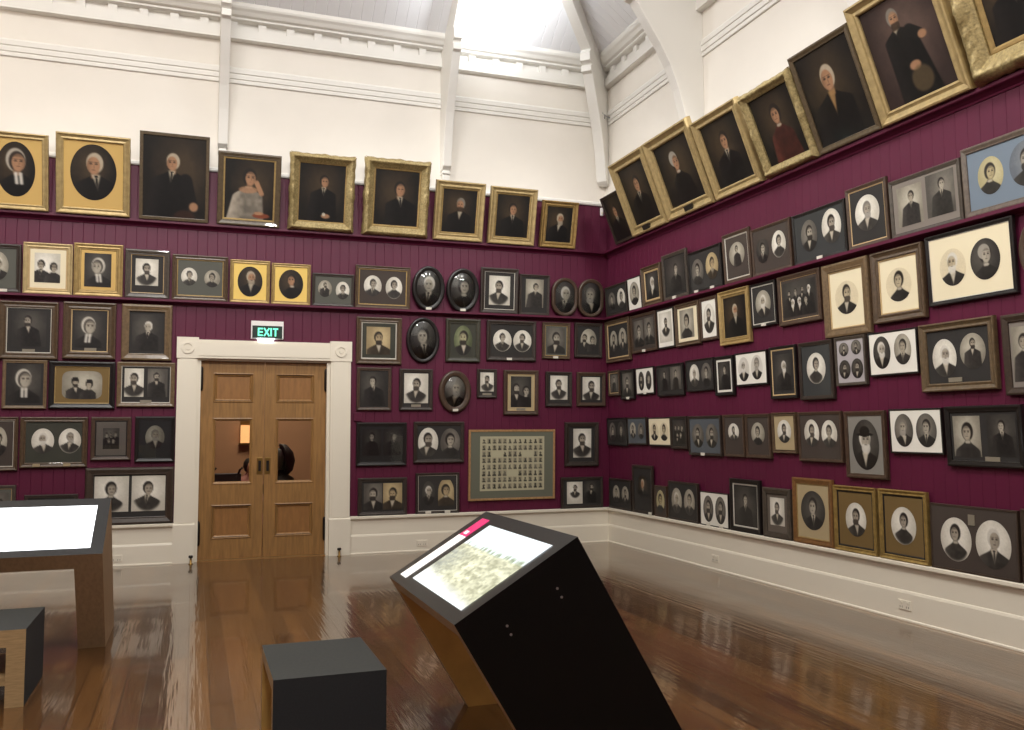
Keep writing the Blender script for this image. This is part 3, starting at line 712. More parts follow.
('B', 'D', 3.3348, 1.8347, 0.4544, 0.5714, 2.0, 0.032, 'brown2', 0.17, '', '', [('o', 0.5, 0.5, 1.0, 1.0, 'B', 'm')], 'w.5', 'oval', 0, 'brown convex oval of old man with white tag, below the lone black oval'),
('B', 'D', 3.7956, 2.0404, 0.286, 0.3944, 2.05, 0.032, 'dark', 0.12, '', 'dk', [('r', 0.5, 0.44, 0.9, 0.8, 'bv', 'w')], 'p.5', 'rect', 0, 'tiny dark frame with bright photograph, above the board of many portraits'),
('B', 'D', 4.2945, 1.8062, 0.5138, 0.6226, 2.14, 0.032, 'brown2', 0.11, 'tan .02', 'tn', [('r', 0.5, 0.48, 0.8, 0.88, 'p', 'd')], 'p.5', 'rect', 0, 'brown frame with dark photograph of couple, above right end of portrait board'),
('B', 'D', 4.8671, 1.9253, 0.4023, 0.4928, 2.07, 0.032, 'dark', 0.11, '', 'dk', [('r', 0.5, 0.45, 0.84, 0.84, 'bv', 'w')], '', 'rect', 0, 'small dark frame with pale bearded portrait, second from corner in fourth row'),
('B', 'D', 5.3715, 1.9311, 0.4495, 0.4883, 2.06, 0.032, 'brown2', 0.12, '', 'dk', [('r', 0.5, 0.47, 0.8, 0.86, 'b', 'w')], '', 'rect', 0, 'small brown frame with pale portrait, nearest corner in fourth row of back wall'),
('B', 'E', -2.1069, 1.1527, 0.3985, 0.6153, 2.07, 0.032, 'brown', 0.11, 'silver .02', 'br', [('o', 0.5, 0.45, 0.6, 0.66, 'b', 'l')], '', 'rect', 0, 'brown frame cut off at left edge, fifth row above the lit table'),
('B', 'E', -1.5337, 1.1791, 0.7112, 0.5896, 2.03, 0.032, 'brown', 0.1, '', 'gg', [('o', 0.3, 0.47, 0.4, 0.62, 'X', 'w'), ('o', 0.78, 0.47, 0.4, 0.62, 'Bv', 'w')], 't.25,t.7', 'rect', 0, 'brown frame with two white ovals of grey-bearded men, above the lit table'),
('B', 'E', -0.9247, 1.2544, 0.4399, 0.515, 2.01, 0.032, 'brown2', 0.1, 'black .03', 'tg', [('r', 0.5, 0.5, 0.55, 0.62, 'g', 'm')], '', 'rect', 1, 'small frame with wide grey mat and dark group photograph, left of black oval'),
('B', 'E', -0.4394, 1.2263, 0.448, 0.5497, 2.01, 0.032, 'black', 0.1, '', 'dg', [('o', 0.5, 0.45, 0.6, 0.62, 'B', 'l')], '', 'rect', 1, 'black frame with dim oval portrait in charcoal mat, beside left door casing'),
('B', 'E', 2.3348, 1.1315, 0.669, 0.5705, 2.01, 0.032, 'black', 0.09, '', 'dg', [('r', 0.27, 0.45, 0.44, 0.74, 'n', 'd'), ('r', 0.76, 0.45, 0.44, 0.74, 'n', 'd')], '', 'rect', 1, 'very dark wide frame with two dim photographs, right of the door'),
('B', 'E', 3.1149, 1.1592, 0.7009, 0.5525, 2.02, 0.032, 'dark', 0.09, '', 'dk', [('o', 0.25, 0.5, 0.46, 0.86, 'b', 'w'), ('o', 0.76, 0.52, 0.46, 0.86, 'w', 'm')], '', 'rect', 0, 'dark wide frame, bright oval man and dim oval woman, left of portrait board'),
('B', 'E', 4.16, 0.6357, 1.2663, 0.9657, 1.9, 0.032, 'pine', 0.03, '', 'gn', [('r', 0.5, 0.48, 0.78, 0.82, 'G', 'y')], '', 'rect', 0, 'large pale-framed board of many tiny portraits in rows, green-grey mat'),
('B', 'E', 5.214, 1.079, 0.524, 0.623, 2.03, 0.032, 'dark', 0.12, '', 'dk', [('r', 0.52, 0.47, 0.7, 0.82, 'bv', 'w')], '', 'rect', 0, 'dark frame with bright portrait of long-bearded man, right of portrait board'),
('B', 'F', -2.076, 0.4885, 0.3321, 0.4974, 0.07, 0.05, 'darkgrey', 0.12, 'tan .02', 'gm', [('r', 0.5, 0.5, 0.8, 0.8, 'b', 'm')], '', 'rect', 0, 'grey frame cut off at left edge, partly behind the lit table'),
('B', 'F', -1.5413, 0.4885, 0.562, 0.3791, -0.01, 0.05, 'dark', 0.1, '', 'dk', [('r', 0.5, 0.5, 0.8, 0.8, 'b', 'd')], '', 'rect', 0, 'dark frame mostly hidden behind the lit table'),
('B', 'F', -0.7027, 0.4885, 0.9757, 0.6794, 0.15, 0.05, 'brownd', 0.13, '', 'dk', [('r', 0.25, 0.45, 0.47, 0.84, 'wv', 'w'), ('r', 0.76, 0.45, 0.47, 0.84, 'mv', 'w')], '', 'rect', 0, 'large brown frame with two white photographs, woman and man, left of door'),
('B', 'F', 2.351, 0.4885, 0.6503, 0.4893, 0.04, 0.05, 'dark', 0.1, '', 'dk', [('r', 0.27, 0.5, 0.44, 0.88, 'b', 'm'), ('r', 0.74, 0.5, 0.46, 0.88, 'b', 's')], '', 'rect', 0, 'dark frame with two tan photographs, first right of door on the dado'),
('B', 'F', 3.0948, 0.4885, 0.6016, 0.5388, 0.12, 0.05, 'dark', 0.06, 'silver .012', 'dk', [('o', 0.26, 0.5, 0.34, 0.7, 'V', 'd'), ('a', 0.72, 0.5, 0.42, 0.74, 'w', 's')], 'w.28,w.72', 'rect', 0, 'dark frame, old man and woman with pale arch, two white tags below'),
('B', 'F', 5.2082, 0.4885, 0.6491, 0.4366, 0.0, 0.05, 'dark', 0.09, '', 'dk', [('r', 0.3, 0.5, 0.42, 0.86, 'n', 'w'), ('r', 0.76, 0.48, 0.42, 0.86, 'n', 'd')], '', 'rect', 0, 'dark frame with one bright and one dim photograph, right below portrait board'),
('R', 'B', 11.2223, 3.2115, 0.6712, 0.4326, 4.22, 0.055, 'dark', 0.07, '', 'dk', [('o', 0.28, 0.5, 0.36, 0.66, 'm', 'm'), ('o', 0.76, 0.5, 0.4, 0.74, 'w', 'w')], '', 'rect', 0, 'small dark two-oval frame in the corner, first on right wall shelf'),
('R', 'B', 10.6644, 3.2115, 0.3875, 0.4477, 4.14, 0.055, 'thin', 0.04, '', 'wh', [('o', 0.5, 0.5, 0.76, 0.76, 'w', 'l')], '', 'rect', 0, 'small pale-matted oval of dark figure, second on right wall shelf'),
('R', 'B', 10.1778, 3.2115, 0.5204, 0.5228, 3.85, 0.055, 'brown', 0.12, 'tan .05', 'dk', [('r', 0.52, 0.5, 0.94, 0.94, 'X', 'd')], '', 'rect', 0, 'brown frame with dark white-bearded portrait, third on right wall shelf'),
('R', 'B', 9.5823, 3.2115, 0.5956, 0.583, 3.68, 0.055, 'darkgrey', 0.08, '', 'dk', [('r', 0.5, 0.48, 0.9, 0.9, 'Mf', 'd')], 'w.45', 'rect', 0, 'tall dark frame with standing man, fourth on right wall shelf'),
('R', 'B', 8.9045, 3.2115, 0.7106, 0.4989, 3.69, 0.055, 'black', 0.06, '', 'dk', [('o', 0.26, 0.5, 0.4, 0.68, 'w', 'm'), ('o', 0.74, 0.46, 0.4, 0.7, 'm', 's')], 'w.22,w.7', 'rect', 0, 'black frame with oval woman and man, two white tags, fifth on right shelf'),
('R', 'B', 8.2488, 3.2115, 0.5183, 0.559, 3.46, 0.055, 'brown2', 0.08, 'silver .03', 'br', [('o', 0.5, 0.44, 0.72, 0.6, 'n', 'l')], '', 'rect', 0, 'narrow brown frame with silver left edge, arched portrait of seated figure'),
('R', 'B', 7.6377, 3.2115, 0.6588, 0.5076, 3.36, 0.055, 'brown2', 0.06, '', 'br', [('o', 0.26, 0.5, 0.36, 0.58, 'm', 'd'), ('o', 0.72, 0.46, 0.38, 0.62, 'wv', 'w')], '', 'rect', 0, 'brown frame, dark oval man beside bright oval woman, seventh on right shelf'),
('R', 'B', 6.8903, 3.2115, 0.7606, 0.498, 3.47, 0.055, 'black', 0.06, '', 'dg', [('o', 0.3, 0.48, 0.34, 0.7, 'b', 'm'), ('o', 0.76, 0.42, 0.38, 0.74, 'b', 'w')], 'w.5', 'rect', 0, 'black frame with two bearded men in ovals, white tag beneath, right shelf'),
('R', 'B', 6.2385, 3.2115, 0.5049, 0.5592, 3.07, 0.055, 'brown2', 0.07, 'tan .02', 'dk', [('o', 0.5, 0.46, 0.72, 0.68, 'B', 'w')], '', 'rect', 0, 'brown frame with large bright oval of light-haired man, right shelf'),
('R', 'B', 5.5837, 3.2115, 0.7526, 0.4932, 3.19, 0.055, 'darkgrey', 0.07, '', 'tg', [('r', 0.27, 0.5, 0.4, 0.78, 'n', 'l'), ('r', 0.74, 0.46, 0.42, 0.82, 'n', 'm')], '', 'rect', 0, 'grey-brown frame with two rectangular seated portraits, next to blue-matted frame'),
('R', 'B', 4.811, 3.2115, 0.7624, 0.5421, 3.09, 0.055, 'greywood', 0.09, '', 'bl', [('o', 0.3, 0.48, 0.34, 0.64, 'w', 'y'), ('o', 0.76, 0.46, 0.42, 0.74, 'bd', 'u')], '', 'rect', 0, 'grey wooden frame with blue mat and yellowed oval, at right edge on shelf'),
('R', 'C', 11.2428, 2.5541, 0.7483, 0.5961, 2.23, 0.032, 'brown', 0.09, 'tan .03', 'dk', [('o', 0.28, 0.5, 0.38, 0.66, 'b', 'l'), ('o', 0.74, 0.48, 0.4, 0.68, 'b', 'l')], '', 'rect', 0, 'brown frame with two grey ovals, first under right wall shelf at corner'),
('R', 'C', 10.4753, 2.6255, 0.6925, 0.512, 2.6, 0.032, 'brown2', 0.07, '', 'br', [('r', 0.28, 0.5, 0.42, 0.8, 'm', 'm'), ('r', 0.74, 0.48, 0.42, 0.8, 'm', 'm')], 'w.5', 'rect', 0, 'brown frame with two standing men side by side, second under right shelf'),
('R', 'C', 9.8869, 2.6237, 0.4248, 0.5069, 2.53, 0.032, 'thin', 0.05, '', 'wh', [('r', 0.5, 0.47, 0.82, 0.82, 'bf', 'w')], '', 'rect', 0, 'thin-framed white-matted photograph of bearded man, third under right shelf'),
('R', 'C', 9.3597, 2.6124, 0.5627, 0.5181, 2.29, 0.032, 'brown', 0.1, '', 'cr', [('r', 0.46, 0.48, 0.7, 0.84, 'Lv', 'l')], '', 'rect', 0, 'brown frame with cream-matted full-length woman in dark dress, fourth under right shelf'),
('R', 'C', 8.8814, 2.6283, 0.3693, 0.5056, 2.0, 0.032, 'brown2', 0.1, '', 'wh', [('o', 0.5, 0.5, 0.8, 0.8, 'bv', 'w')], '', 'rect', 0, 'narrow brown frame with white mat and round bearded portrait, left of gold frame'),
('R', 'C', 8.3599, 2.535, 0.585, 0.6096, 2.63, 0.032, 'gilt', 0.1, 'gold .04', '', [('r', 0.5, 0.5, 1.0, 1.0, 'Xf', 'k')], '', 'rect', 0, 'single gold frame in middle of right wall, dark white-bearded man'),
('R', 'C', 7.8331, 2.6752, 0.4422, 0.4616, 2.59, 0.032, 'black', 0.06, 'silver .03', 'dk', [('o', 0.5, 0.48, 0.72, 0.74, 'X', 'l')], 'w.5', 'rect', 0, 'black frame with pale oval of old man, white tag, right of gold frame'),
('R', 'C', 7.2456, 2.6376, 0.6501, 0.5056, 2.27, 0.032, 'brown2', 0.09, 'tan .012', 'br', [('r', 0.5, 0.5, 0.92, 0.86, 'g', 'd')], '', 'rect', 0, 'brown frame with dim group photograph of several people, middle of right wall'),
('R', 'C', 6.5711, 2.445, 0.6051, 0.6902, 2.38, 0.032, 'oak', 0.13, 'tan .02', 'cr', [('o', 0.5, 0.48, 0.72, 0.6, 'bv', 'e')], '', 'rect', 0, 'oak frame with cream mat and small vignette man, left one of cream-matted pair'),
('R', 'C', 5.9333, 2.5065, 0.5894, 0.6266, 2.06, 0.032, 'brown', 0.13, 'tan .02', 'cr', [('o', 0.5, 0.5, 0.7, 0.64, 'wv', 'e')], '', 'rect', 0, 'brown frame with cream mat and woman in dark shawl, right one of cream-matted pair'),
('R', 'C', 5.1928, 2.582, 0.8272, 0.5695, 2.71, 0.032, 'black', 0.06, 'silver .01', 'cr', [('o', 0.29, 0.5, 0.34, 0.6, 'X', 'e'), ('o', 0.7, 0.48, 0.36, 0.64, 'wc', 'd')], '', 'rect', 0, 'big black frame with cream mat and two dark vignettes, right edge'),
('R', 'C', 4.569, 2.6248, 0.3493, 0.4764, 2.98, 0.032, 'brown2', 0.13, '', '', [('o', 0.5, 0.5, 1.0, 1.0, 'w', 'm')], '', 'oval', 0, 'brown oval frame barely showing at right edge under the shelf'),
('R', 'D', 11.3927, 2.0753, 0.3556, 0.3606, 1.87, 0.032, 'brown2', 0.1, 'tan .03', 'dk', [('r', 0.5, 0.5, 0.85, 0.9, 'n', 'm')], '', 'rect', 0, 'tiny brown frame at corner, first in fourth row of right wall'),
('R', 'D', 10.9751, 2.0101, 0.3998, 0.4128, 1.95, 0.032, 'black', 0.09, '', 'gg', [('r', 0.5, 0.5, 0.86, 0.9, 'bb', 'm')], 'w.55', 'rect', 0, 'tiny black frame with greenish portrait, second in fourth row of right wall'),
('R', 'D', 10.4708, 2.0616, 0.4993, 0.3596, 1.87, 0.032, 'thin', 0.05, '', 'wh', [('o', 0.3, 0.5, 0.34, 0.78, 'b', 'd'), ('o', 0.73, 0.5, 0.34, 0.78, 'w', 'd')], 'w.5', 'rect', 0, 'white-matted pair of dark ovals, third in fourth row of right wall'),
('R', 'D', 9.8081, 2.0155, 0.6641, 0.3981, 2.53, 0.032, 'black', 0.06, '', 'dk', [('r', 0.28, 0.45, 0.4, 0.8, 'n', 'd'), ('r', 0.74, 0.45, 0.42, 0.8, 'n', 'm')], '', 'rect', 0, 'black frame with two narrow seated portraits over white strip, fourth row right wall'),
('R', 'D', 9.1118, 2.0471, 0.6131, 0.3802, 2.18, 0.032, 'black', 0.06, '', 'dk', [('o', 0.3, 0.5, 0.38, 0.8, 'V', 'w'), ('o', 0.76, 0.5, 0.38, 0.8, 'w', 'm')], '', 'rect', 0, 'black frame with white-bearded man in bright oval and dim woman'),
('R', 'D', 8.5934, 1.9758, 0.3757, 0.4447, 2.07, 0.032, 'black', 0.1, '', 'wh', [('r', 0.5, 0.5, 0.82, 0.86, 'n', 'd')], '', 'rect', 0, 'narrow black frame with white border and dark seated figure, fourth row'),
('R', 'D', 8.0834, 2.0641, 0.5787, 0.3641, 1.85, 0.032, 'black', 0.05, '', 'wh', [('o', 0.26, 0.5, 0.38, 0.8, 'Xv', 'f'), ('o', 0.7, 0.48, 0.38, 0.8, 'Bv', 'f')], '', 'rect', 0, 'thin black frame, bright white mat with two oval men, fourth row'),
('R', 'D', 7.5319, 1.9045, 0.4308, 0.5343, 1.7, 0.032, 'black', 0.07, 'tan .04', 'dk', [('r', 0.5, 0.5, 0.8, 0.84, 'Xf', 'd')], '', 'rect', 0, 'black frame with tan slip, dark white-haired man, between white mat and girl'),
('R', 'D', 7.0238, 1.8767, 0.4922, 0.5623, 1.58, 0.032, 'dark', 0.08, '', 'dg', [('o', 0.5, 0.46, 0.66, 0.62, 'wv', 'w')], '', 'rect', 0, 'dark frame with bright oval of long-haired young woman, fourth row right wall'),
('R', 'D', 6.545, 1.9901, 0.4018, 0.4489, 2.14, 0.032, 'darkgrey', 0.07, '', 'lv', [('o', 0.27, 0.22, 0.38, 0.32, 'b', 'm'), ('o', 0.74, 0.2, 0.38, 0.34, 'b', 'm'), ('o', 0.27, 0.69, 0.44, 0.44, 'b', 'd'), ('o', 0.74, 0.69, 0.44, 0.46, 'b', 'd')], '', 'rect', 0, 'four ovals in pale lilac-grey mat, small dark frame'),
('R', 'D', 6.0263, 2.0536, 0.5667, 0.3835, 2.15, 0.032, 'black', 0.04, '', 'wh', [('o', 0.27, 0.47, 0.38, 0.8, 'X', 'd'), ('o', 0.72, 0.44, 0.36, 0.74, 'm', 'l')], '', 'rect', 0, 'thin black frame, white mat, dark oval beside light oval, right of four-oval frame'),
('R', 'D', 5.3431, 1.8895, 0.7296, 0.5512, 2.08, 0.032, 'oak2', 0.12, '', 'dk', [('o', 0.28, 0.52, 0.4, 0.72, 'X', 'w'), ('o', 0.74, 0.44, 0.4, 0.66, 'n', 'l')], 'p.45', 'rect', 0, 'broad light-brown frame with two pale ovals and metal plaque, right end of fourth row'),
('R', 'D', 4.696, 1.8369, 0.4393, 0.59, 2.66, 0.032, 'brownd', 0.13, '', 'tg', [('r', 0.4, 0.5, 0.7, 0.84, 'n', 'l')], '', 'rect', 0, 'brown frame cut off at right edge in fourth row of right wall'),
('R', 'E', 11.3084, 1.3691, 0.6172, 0.3929, 1.78, 0.032, 'black', 0.05, '', 'dk', [('o', 0.26, 0.5, 0.36, 0.74, 'w', 'm'), ('o', 0.72, 0.48, 0.4, 0.78, 'm', 'd')], '', 'rect', 0, 'small black frame with two ovals at corner, fifth row right wall'),
('R', 'E', 10.7151, 1.394, 0.5346, 0.3659, 1.83, 0.032, 'dark', 0.05, '', 'gb', [('o', 0.28, 0.48, 0.36, 0.66, 'b', 'l'), ('o', 0.74, 0.5, 0.36, 0.66, 'w', 'm')], '', 'rect', 0, 'small frame with grey-blue mat and two ovals, second in fifth row right wall'),
('R', 'E', 10.0997, 1.3835, 0.5764, 0.3692, 1.74, 0.032, 'thin', 0.05, '', 'cr', [('o', 0.27, 0.5, 0.4, 0.7, 'bv', 'e'), ('o', 0.73, 0.5, 0.42, 0.7, 'wv', 'e')], '', 'rect', 0, 'small thin frame with yellowed mat and two vignettes, third in fifth row'),
('R', 'E', 9.6145, 1.357, 0.3861, 0.4001, 1.64, 0.032, 'dark', 0.08, '', 'dk', [('r', 0.5, 0.5, 0.9, 0.9, 'g', 'd')], '', 'rect', 0, 'small dark frame with faint group, fourth in fifth row of right wall'),
('R', 'E', 9.0322, 1.2889, 0.7075, 0.4656, 1.62, 0.032, 'dark', 0.07, '', 'gb', [('o', 0.28, 0.5, 0.4, 0.7, 'b', 'm'), ('o', 0.74, 0.5, 0.4, 0.7, 'b', 'm')], 'w.45', 'rect', 0, 'dark frame with blue-grey mat and two dim ovals, white tag, fifth row'),
('R', 'E', 8.4337, 1.2931, 0.4021, 0.4644, 1.55, 0.032, 'brown2', 0.07, '', 'br', [('o', 0.5, 0.4, 0.6, 0.46, 'b', 'w')], '', 'rect', 0, 'narrow brown frame with small white oval of bearded man, fifth row right wall'),
('R', 'E', 7.9856, 1.2915, 0.4401, 0.4652, 1.6, 0.032, 'brown2', 0.08, '', 'br', [('o', 0.5, 0.44, 0.64, 0.6, 'w', 'l')], '', 'rect', 0, 'brown frame with oval of dark-haired woman, right of narrow one, fifth row'),
('R', 'E', 7.5391, 1.3536, 0.3862, 0.4108, 1.89, 0.032, 'brown', 0.09, '', 'tn', [('o', 0.5, 0.46, 0.7, 0.68, 'bb', 'w')], '', 'rect', 0, 'brown frame with tan mat and arched black-bearded man, fifth row'),
('R', 'E', 6.9983, 1.2838, 0.6293, 0.4781, 1.67, 0.032, 'brown2', 0.06, '', 'br', [('o', 0.3, 0.42, 0.38, 0.62, 'b', 'w'), ('o', 0.74, 0.44, 0.38, 0.62, 'm', 'w')], '', 'rect', 0, 'brown frame with two men in bright white ovals, fifth row right wall'),
('R', 'E', 6.3885, 1.1568, 0.5075, 0.5984, 1.57, 0.032, 'brown2', 0.08, '', 'gm2', [('o', 0.5, 0.5, 0.78, 0.86, 'Xt', 'd')], '', 'rect', 0, 'tall brown frame with big dark oval of hatted man, fifth row right wall'),
('R', 'E', 5.8033, 1.388, 0.5734, 0.3752, 2.12, 0.032, 'black', 0.04, '', 'wh', [('o', 0.27, 0.48, 0.38, 0.8, 'B', 'm'), ('o', 0.72, 0.48, 0.4, 0.8, 'm', 'm')], '', 'rect', 0, 'thin black frame with bright cream mat and two grey oval heads, fifth row'),
('R', 'E', 5.1314, 1.3026, 0.701, 0.4671, 2.36, 0.032, 'black', 0.1, '', 'dk', [('r', 0.25, 0.5, 0.42, 0.84, 'w', 'l'), ('r', 0.76, 0.48, 0.42, 0.84, 'n', 'd')], 'p.6', 'rect', 0, 'big black frame, bright photograph beside dim one, right end of fifth row'),
('R', 'F', 11.2187, 0.4885, 0.6691, 0.4201, 0.26, 0.05, 'dark', 0.06, '', 'dk', [('o', 0.32, 0.5, 0.34, 0.64, 'm', 'l'), ('o', 0.76, 0.5, 0.34, 0.64, 'b', 'l')], '', 'rect', 0, 'dark two-oval frame at corner, first on right wall dado'),
('R', 'F', 10.5563, 0.4885, 0.5564, 0.6345, 0.29, 0.05, 'dark', 0.07, '', 'dk', [('o', 0.5, 0.45, 0.64, 0.56, 'V', 'k')], 'w.9', 'rect', 0, 'tall dark frame with yellowish face, second on right wall dado'),
('R', 'F', 10.0729, 0.4885, 0.3071, 0.3921, 0.28, 0.05, 'brown2', 0.06, '', 'br', [('o', 0.5, 0.5, 0.76, 0.8, 'w', 'y')], '', 'rect', 0, 'tiny narrow brown frame with sepia oval, third on right wall dado'),
('R', 'F', 9.5276, 0.4885, 0.6922, 0.4689, 0.25, 0.05, 'dark', 0.05, '', 'dk', [('o', 0.28, 0.5, 0.38, 0.74, 'V', 'l'), ('o', 0.74, 0.5, 0.38, 0.74, 'm', 'l')], '', 'rect', 0, 'dark frame with two white-rimmed ovals, fourth on right wall dado'),
('R', 'F', 8.8378, 0.4885, 0.5824, 0.3895, 0.3, 0.05, 'thin', 0.03, '', 'wh', [('o', 0.29, 0.5, 0.38, 0.82, 'b', 'm'), ('o', 0.74, 0.5, 0.38, 0.84, 'b', 'm')], 'w.3,w.75', 'rect', 0, 'bright white mat with two dark ovals, thin frame, on right dado'),
('R', 'F', 8.2261, 0.4885, 0.5576, 0.5686, 0.47, 0.05, 'black', 0.09, 'silver .03', 'dk', [('r', 0.5, 0.5, 0.94, 0.94, 'Mf', 'd')], '', 'rect', 0, 'black frame with silver slip, dark suited man standing, on right dado'),
('R', 'F', 7.6747, 0.4885, 0.4544, 0.5067, 0.22, 0.05, 'darkgrey', 0.13, '', 'dk2', [('r', 0.5, 0.46, 0.7, 0.72, 'bv', 'w')], '', 'rect', 0, 'grey-brown frame with faded white photograph of a head, left of orange-gilt frame'),
('R', 'F', 7.1178, 0.4885, 0.5809, 0.6323, 0.24, 0.05, 'orange', 0.09, 'gold .02', 'tn', [('o', 0.5, 0.48, 0.78, 0.74, 'm', 'd')], '', 'rect', 0, 'orange-brown wooden frame with tan mat and dark oval man, on right dado'),
('R', 'F', 6.5351, 0.4885, 0.5416, 0.5904, 0.57, 0.05, 'giltd', 0.08, 'black .03', 'gdd', [('o', 0.52, 0.5, 0.62, 0.64, 'bb', 'w')], '', 'rect', 0, 'gilt frame with dark inner edge, black-bearded man, left one of two on dado'),
('R', 'F', 5.9584, 0.4885, 0.5391, 0.5922, 0.56, 0.05, 'giltd', 0.08, 'black .03', 'gdd', [('o', 0.5, 0.5, 0.66, 0.66, 'wv', 'w')], '', 'rect', 0, 'gilt frame with dark inner edge, woman in white oval, right one of two on dado'),
('R', 'F', 5.2602, 0.4885, 0.8114, 0.5123, 0.07, 0.05, 'brownd', 0.03, '', 'br', [('o', 0.3, 0.52, 0.38, 0.7, 'wv', 'w'), ('o', 0.74, 0.52, 0.4, 0.74, 'V', 'w')], 'T.5', 'rect', 0, 'wide dark brown frame with two large white ovals, right end of dado'),
('R', 'F', 4.6519, 0.4885, 0.3539, 0.5302, 0.02, 0.05, 'brownd', 0.1, '', 'dk', [('o', 0.5, 0.5, 0.7, 0.7, 'b', 'm')], '', 'rect', 0, 'dark reddish frame barely showing at right edge on the dado')
]

# ------------------------------------------------------------------ the room
XL, YF, ZT = -5.2, -3.2, 10.0
mb = MB(); mb.box(XL - .2, W + .2, YF - .2, D + .16, -.12, 0); struct(mb.build('floor', M['floor']))

BW = .118
def boards(mb, a0, a1, z0, z1, P, gap=.003, dep=.004):
    """tongue-and-groove boards along z between a0..a1; P(a, depth, z)->xyz"""
    k = math.floor(a0 / BW)
    while k * BW < a1:
        s, e = max(a0, k * BW), min(a1, (k + 1) * BW)
        if e - s > 1e-4:
            g0 = s + (gap if s > a0 + 1e-6 else 0); g1 = e - (gap if e < a1 - 1e-6 else 0)
            mb.poly([P(g0, 0, z0), P(g1, 0, z0), P(g1, 0, z1), P(g0, 0, z1)])
            if g0 > s: mb.poly([P(s, dep, z0), P(g0, 0, z0), P(g0, 0, z1), P(s, dep, z1)])
            if g1 < e: mb.poly([P(g1, 0, z0), P(e, dep, z0), P(e, dep, z1), P(g1, 0, z1)])
        k += 1
ZP = 4.88
DX0, DX1, DZ = .03, 1.66, 2.5       # door opening
mb = MB()
PB = lambda a, d, z: (a, D + d, z)
boards(mb, XL, DX0, .40, ZP, PB); boards(mb, DX0, DX1, DZ, ZP, PB); boards(mb, DX1, W, .40, ZP, PB)
mb2 = mb
# solid backing of the wall with the white upper wall
def wallbox(mb, x0, x1, z0, z1, mi): mb.box(x0, x1, D + .007, D + .16, z0, z1, mi)
wallbox(mb, XL - .2, DX0, 0, ZP, 0); wallbox(mb, DX1, W + .2, 0, ZP, 0); wallbox(mb, DX0, DX1, DZ, ZP, 0)
mb.box(XL - .2, W + .2, D, D + .16, ZP, ZT, 1)
struct(mb.build('wall_back', [M['purple'], M['white']], fix=False))
mb = MB()
PR = lambda a, d, z: (W + d, a, z)
boards(mb, YF, D, .40, ZP, PR)
mb.box(W + .007, W + .16, YF - .2, D + .16, 0, ZP, 0); mb.box(W, W + .16, YF - .2, D + .16, ZP, ZT, 1)
struct(mb.build('wall_right', [M['purple'], M['white']], fix=False))
mb = MB()
mb.box(XL - .2, XL, YF - .2, D + .16, 0, ZP, 0); mb.box(XL - .2, XL, YF - .2, D + .16, ZP, ZT, 1)
struct(mb.build('wall_left', [M['purple'], M['white']]))
mb = MB()
mb.box(XL - .2, W + .2, YF - .2, YF, 0, ZP, 0); mb.box(XL - .2, W + .2, YF - .2, YF, ZP, ZT, 1)
struct(mb.build('wall_front', [M['purple'], M['white']]))

# baseboards (profile swept along each wall)
def sweep_wall(mb, prof, which, a0, a1, mi=0):
    """prof: list of (protrusion, z); closed against the wall"""
    pts = [(0, prof[0][1])] + prof + [(0, prof[-1][1])]
    if which == 'B': mb.prism([(D - d, z) for d, z in pts], a0, a1, 'x', mi)
    else: mb.prism([(W - d, z) for d, z in pts], a0, a1, 'y', mi)
BASE = [(.05, 0), (.05, .012), (.04, .02), (.04, .225), (.033, .245), (.026, .25), (.026, .43), (.05, .445), (.065, .455), (.065, .48), (.055, .487)]
mb = MB(); sweep_wall(mb, BASE, 'B', XL, -.215); sweep_wall(mb, BASE, 'B', 1.93, W - .03); struct(mb.build('baseboard_back', M['cream']))
mb = MB(); sweep_wall(mb, BASE, 'R', YF, D); struct(mb.build('baseboard_right', M['cream']))
# picture shelves
SH_A = [(.01, 4.105), (.018, 4.12), (.045, 4.135), (.08, 4.148), (.085, 4.155), (.085, 4.183)]
SH_B = [(.012, 3.155), (.02, 3.165), (.05, 3.172), (.085, 3.178), (.095, 3.182), (.095, 3.209)]
n = 1
for pr in (SH_A, SH_B):
    mb = MB(); sweep_wall(mb, pr, 'B', XL, W - .01); struct(mb.build('trim_%d' % n, M['purple'])); n += 1
    mb = MB(); sweep_wall(mb, pr, 'R', YF, D - .01); struct(mb.build('trim_%d' % n, M['purple'])); n += 1
# white bead above the boards, string course, cornice
TOPB = [(.02, ZP - .01), (.03, ZP + .005), (.03, ZP + .03), (.012, ZP + .05)]
STR = [(.014, 6.045), (.02, 6.052), (.02, 6.085), (.013, 6.09), (.013, 6.10), (.026, 6.107), (.026, 6.155), (.018, 6.16), (.018, 6.172), (.03, 6.18), (.03, 6.235), (.012, 6.26)]
COR_LOW = [(.07, 6.60), (.09, 6.61), (.085, 6.63), (.085, 6.735), (.04, 6.738), (.04, 6.83), (.10, 6.835), (.13, 6.85), (.13, 6.875), (.17, 6.89), (.20, 6.93), (.23, 6.955), (.24, 6.98), (.24, 7.03)]
for pr, m in ((TOPB, M['beam']), (STR, M['beam'])):
    mb = MB(); sweep_wall(mb, pr, 'B', XL, W - .01); struct(mb.build('trim_%d' % n, m)); n += 1
    mb = MB(); sweep_wall(mb, pr, 'R', YF, D - .01); struct(mb.build('trim_%d' % n, m)); n += 1
mb = MB(); sweep_wall(mb, COR_LOW, 'B', XL, W - .01)
x = XL + .2
while x < W - .2:
    mb.box(x, x + .1, D - .083, D - .02, 6.73, 6.834); x += .355
struct(mb.build('trim_%d' % n, M['beam'])); n += 1
mb = MB(); sweep_wall(mb, COR_LOW, 'R', YF, D - .01)
y = D - .36
while y > YF + .2:
    mb.box(W - .083, W - .02, y - .1, y, 6.73, 6.834); y -= .355
struct(mb.build('trim_%d' % n, M['beam'])); n += 1

